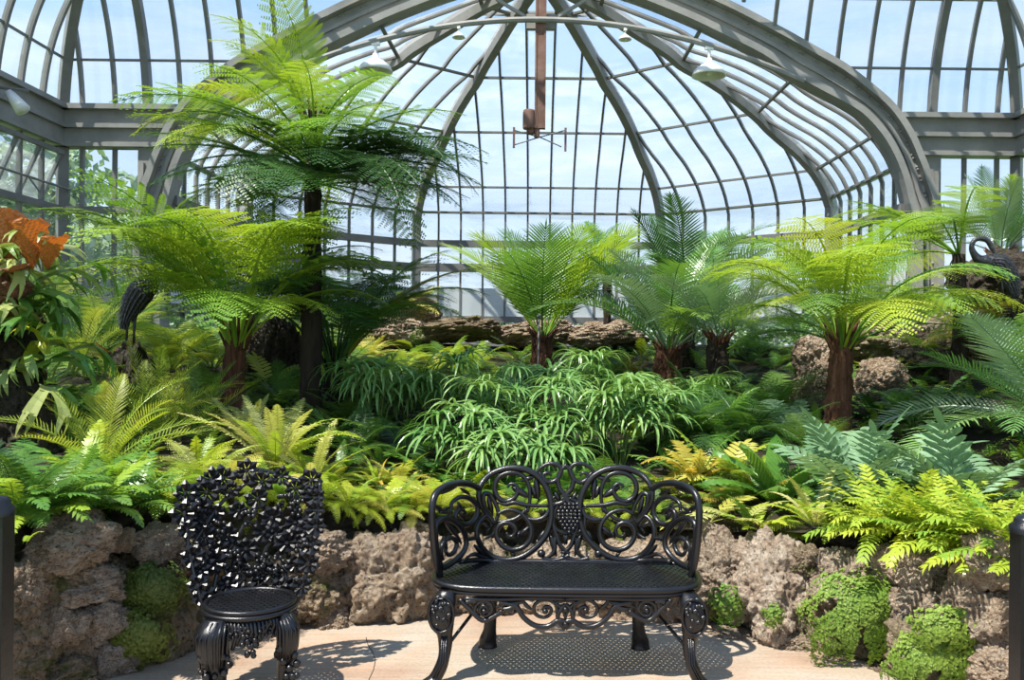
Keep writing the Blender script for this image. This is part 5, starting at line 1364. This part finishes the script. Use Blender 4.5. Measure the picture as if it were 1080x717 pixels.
# ---------------------------------------------------------------- bird statues
def heron(name,label,cat,Y,conv,body,rad,sq,legs,feather=True):
    base=conv(*body[0]); o=empty(name,Vector((base.x,Y,min(conv(*l[-1]).z for l in legs)))); tag(o,label,cat); L=o.location
    P=smooth_path([conv(*p)-L for p in body],6); n=len(P)
    def ip(t): x=t*(len(rad)-1); i=min(int(x),len(rad)-2); f=x-i; return rad[i]*(1-f)+rad[i+1]*f
    m=MB(); m.tube(P,[ip(i/(n-1)) for i in range(n)],14); m.build('body',M['statue'],o,True)
    if feather:
        m=MB(); rr=random.Random(2); q=int(n*sq)
        for i in range(q):
            r=ip(i/(n-1)); t=(P[max(i-1,0)]-P[i+1]).normalized()
            for k in range(9):
                a=2*PI*k/9+(i%2)*.35; u=t.orthogonal().normalized(); v=t.cross(u); d=(u*math.cos(a)+v*math.sin(a)); c=P[i]+d*r*.95
                s=d.cross(t).normalized(); w=.016; l=.05
                m.add([c-s*w,c+d*.012,c+s*w,c+t*l+d*.012],[(0,1,3),(1,2,3)])
        m.build('feathers',M['statue'],o)
    for l in legs:
        m=MB(); Q=[conv(*p)-L for p in l]; m.tube(Q,[.016]+[.010]*(len(Q)-1),7); e=Q[-1]
        for a in (-.5,0,.5): m.tube([e,e+Vector((.06*math.cos(a),.06*math.sin(a),-.005))],[.007,.004],5)
        m.build('leg',M['statue'],o,True)
    return o
YH=6.9
ch=lambda x,y:W(100+x/2.99,230+y/2.99,YH)
heron('heron_statue','black metal heron statue with scaly feathers standing upright at the left','statue',YH,ch,[(92,335),(105,300),(125,262),(150,228),(172,205),(184,180),(186,155),(190,130),(200,116),(214,118),(236,128)],[.012,.055,.085,.095,.075,.042,.028,.024,.028,.014,.004],.5,[[(128,300),(124,350),(122,412)],[(105,310),(102,350),(98,402)]])
YC=7.45
cc=lambda x,y:W(940+x/5.12,190+y/5.12,YC)
heron('crane_statue','black metal crane statue with looped neck perched on the boulder at the right','statue',YC,cc,[(668,600),(655,560),(625,500),(585,450),(530,440),(478,432),(448,400),(434,362),(448,326),(485,314),(522,330),(545,368),(562,405)],[.015,.05,.075,.08,.06,.045,.03,.022,.02,.02,.022,.02,.005],.35,[[(610,500),(600,560),(605,640)],[(640,520),(640,580),(650,645)]])
# small spray riser in the sedges
p=G(568,8.6); o=empty('sprinkler_riser',p); tag(o,'thin grey sprinkler riser standing in front of the fan cycad','sprinkler')
m=MB(); h=W(568,334,8.6).z-p.z; m.tube([(0,0,0),(0,0,h)],.011,6); m.build('riser',M['bars'],o,True)
m=MB(); m.lathe([(0,h-.01),(.02,h-.01),(.028,h+.01),(.012,h+.03),(0,h+.03)],(0,0,0),10); m.build('nozzle',M['bars'],o,True)

# ---------------------------------------------------------------- light, sky, camera
SUN_AZ, SUN_EL = R(-48), R(60)     # high sun, beyond the dome and to the left
sd = Vector((math.sin(SUN_AZ)*math.cos(SUN_EL), -math.cos(SUN_AZ)*math.cos(SUN_EL), math.sin(SUN_EL)))
l = bpy.data.lights.new('sun','SUN'); l.energy = 8.5; l.angle = R(.7); l.color=(1,.95,.86)
o = bpy.data.objects.new('sun',l); COL.objects.link(o); o.rotation_euler = (-sd).to_track_quat('-Z','Y').to_euler()
w = bpy.data.worlds.new('sky'); bpy.context.scene.world = w; w.use_nodes = True; nt = w.node_tree; nt.nodes.clear(); L = nt.links.new
out = nd(nt,'ShaderNodeOutputWorld'); bg = nd(nt,'ShaderNodeBackground',Strength=1.18); tc = nd(nt,'ShaderNodeTexCoord')
sx = nd(nt,'ShaderNodeSeparateXYZ'); L(tc.outputs['Generated'],sx.inputs[0])
col = ramp(nt,sx.outputs['Z'],[(0,(.78,.88,1.0)),(.12,(.66,.81,1.0)),(.25,(.50,.70,.98)),(.36,(.40,.62,.96)),(1,(.25,.45,.88))])
mp = nd(nt,'ShaderNodeMapping'); mp.inputs['Scale'].default_value=(1,1,3.5); L(tc.outputs['Generated'],mp.inputs[0])
cn = nd(nt,'ShaderNodeTexNoise',Scale=2.6,Detail=7.0,Roughness=.6,Distortion=.5); L(mp.outputs[0],cn.inputs['Vector'])
cf = nd(nt,'ShaderNodeMapRange'); L(cn.outputs['Fac'],cf.inputs[0]); cf.inputs[1].default_value=.48; cf.inputs[2].default_value=.75; cf.inputs[4].default_value=.65
mx = nd(nt,'ShaderNodeMix',data_type='RGBA'); L(cf.outputs[0],mx.inputs[0]); L(col,mx.inputs[6]); mx.inputs[7].default_value=(.92,.95,1,1)
L(mx.outputs[2],bg.inputs[0]); L(bg.outputs[0],out.inputs[0])
cam = bpy.data.cameras.new('camera'); co = bpy.data.objects.new('camera',cam); COL.objects.link(co)
co.location=(0,0,H); cam.sensor_width=36; cam.lens=F/1080*36; cam.shift_x=-(CX-540)/1080; cam.clip_end=300; cam.clip_start=.05
co.rotation_euler = (Matrix.Rotation(R(90),3,'X') @ Matrix.Rotation(ROLL,3,'Z')).to_euler()
sc = bpy.context.scene; sc.camera = co
sc.view_settings.view_transform='Standard'; sc.view_settings.look='None'; sc.view_settings.gamma=1; sc.view_settings.exposure=0.12; sc.view_settings.use_curve_mapping=False
sc.cycles.max_bounces=8; sc.cycles.transparent_max_bounces=16; sc.cycles.transmission_bounces=4; sc.cycles.diffuse_bounces=3; sc.cycles.glossy_bounces=3
sc.cycles.use_denoising=True
sc.cycles.sample_clamp_indirect=6
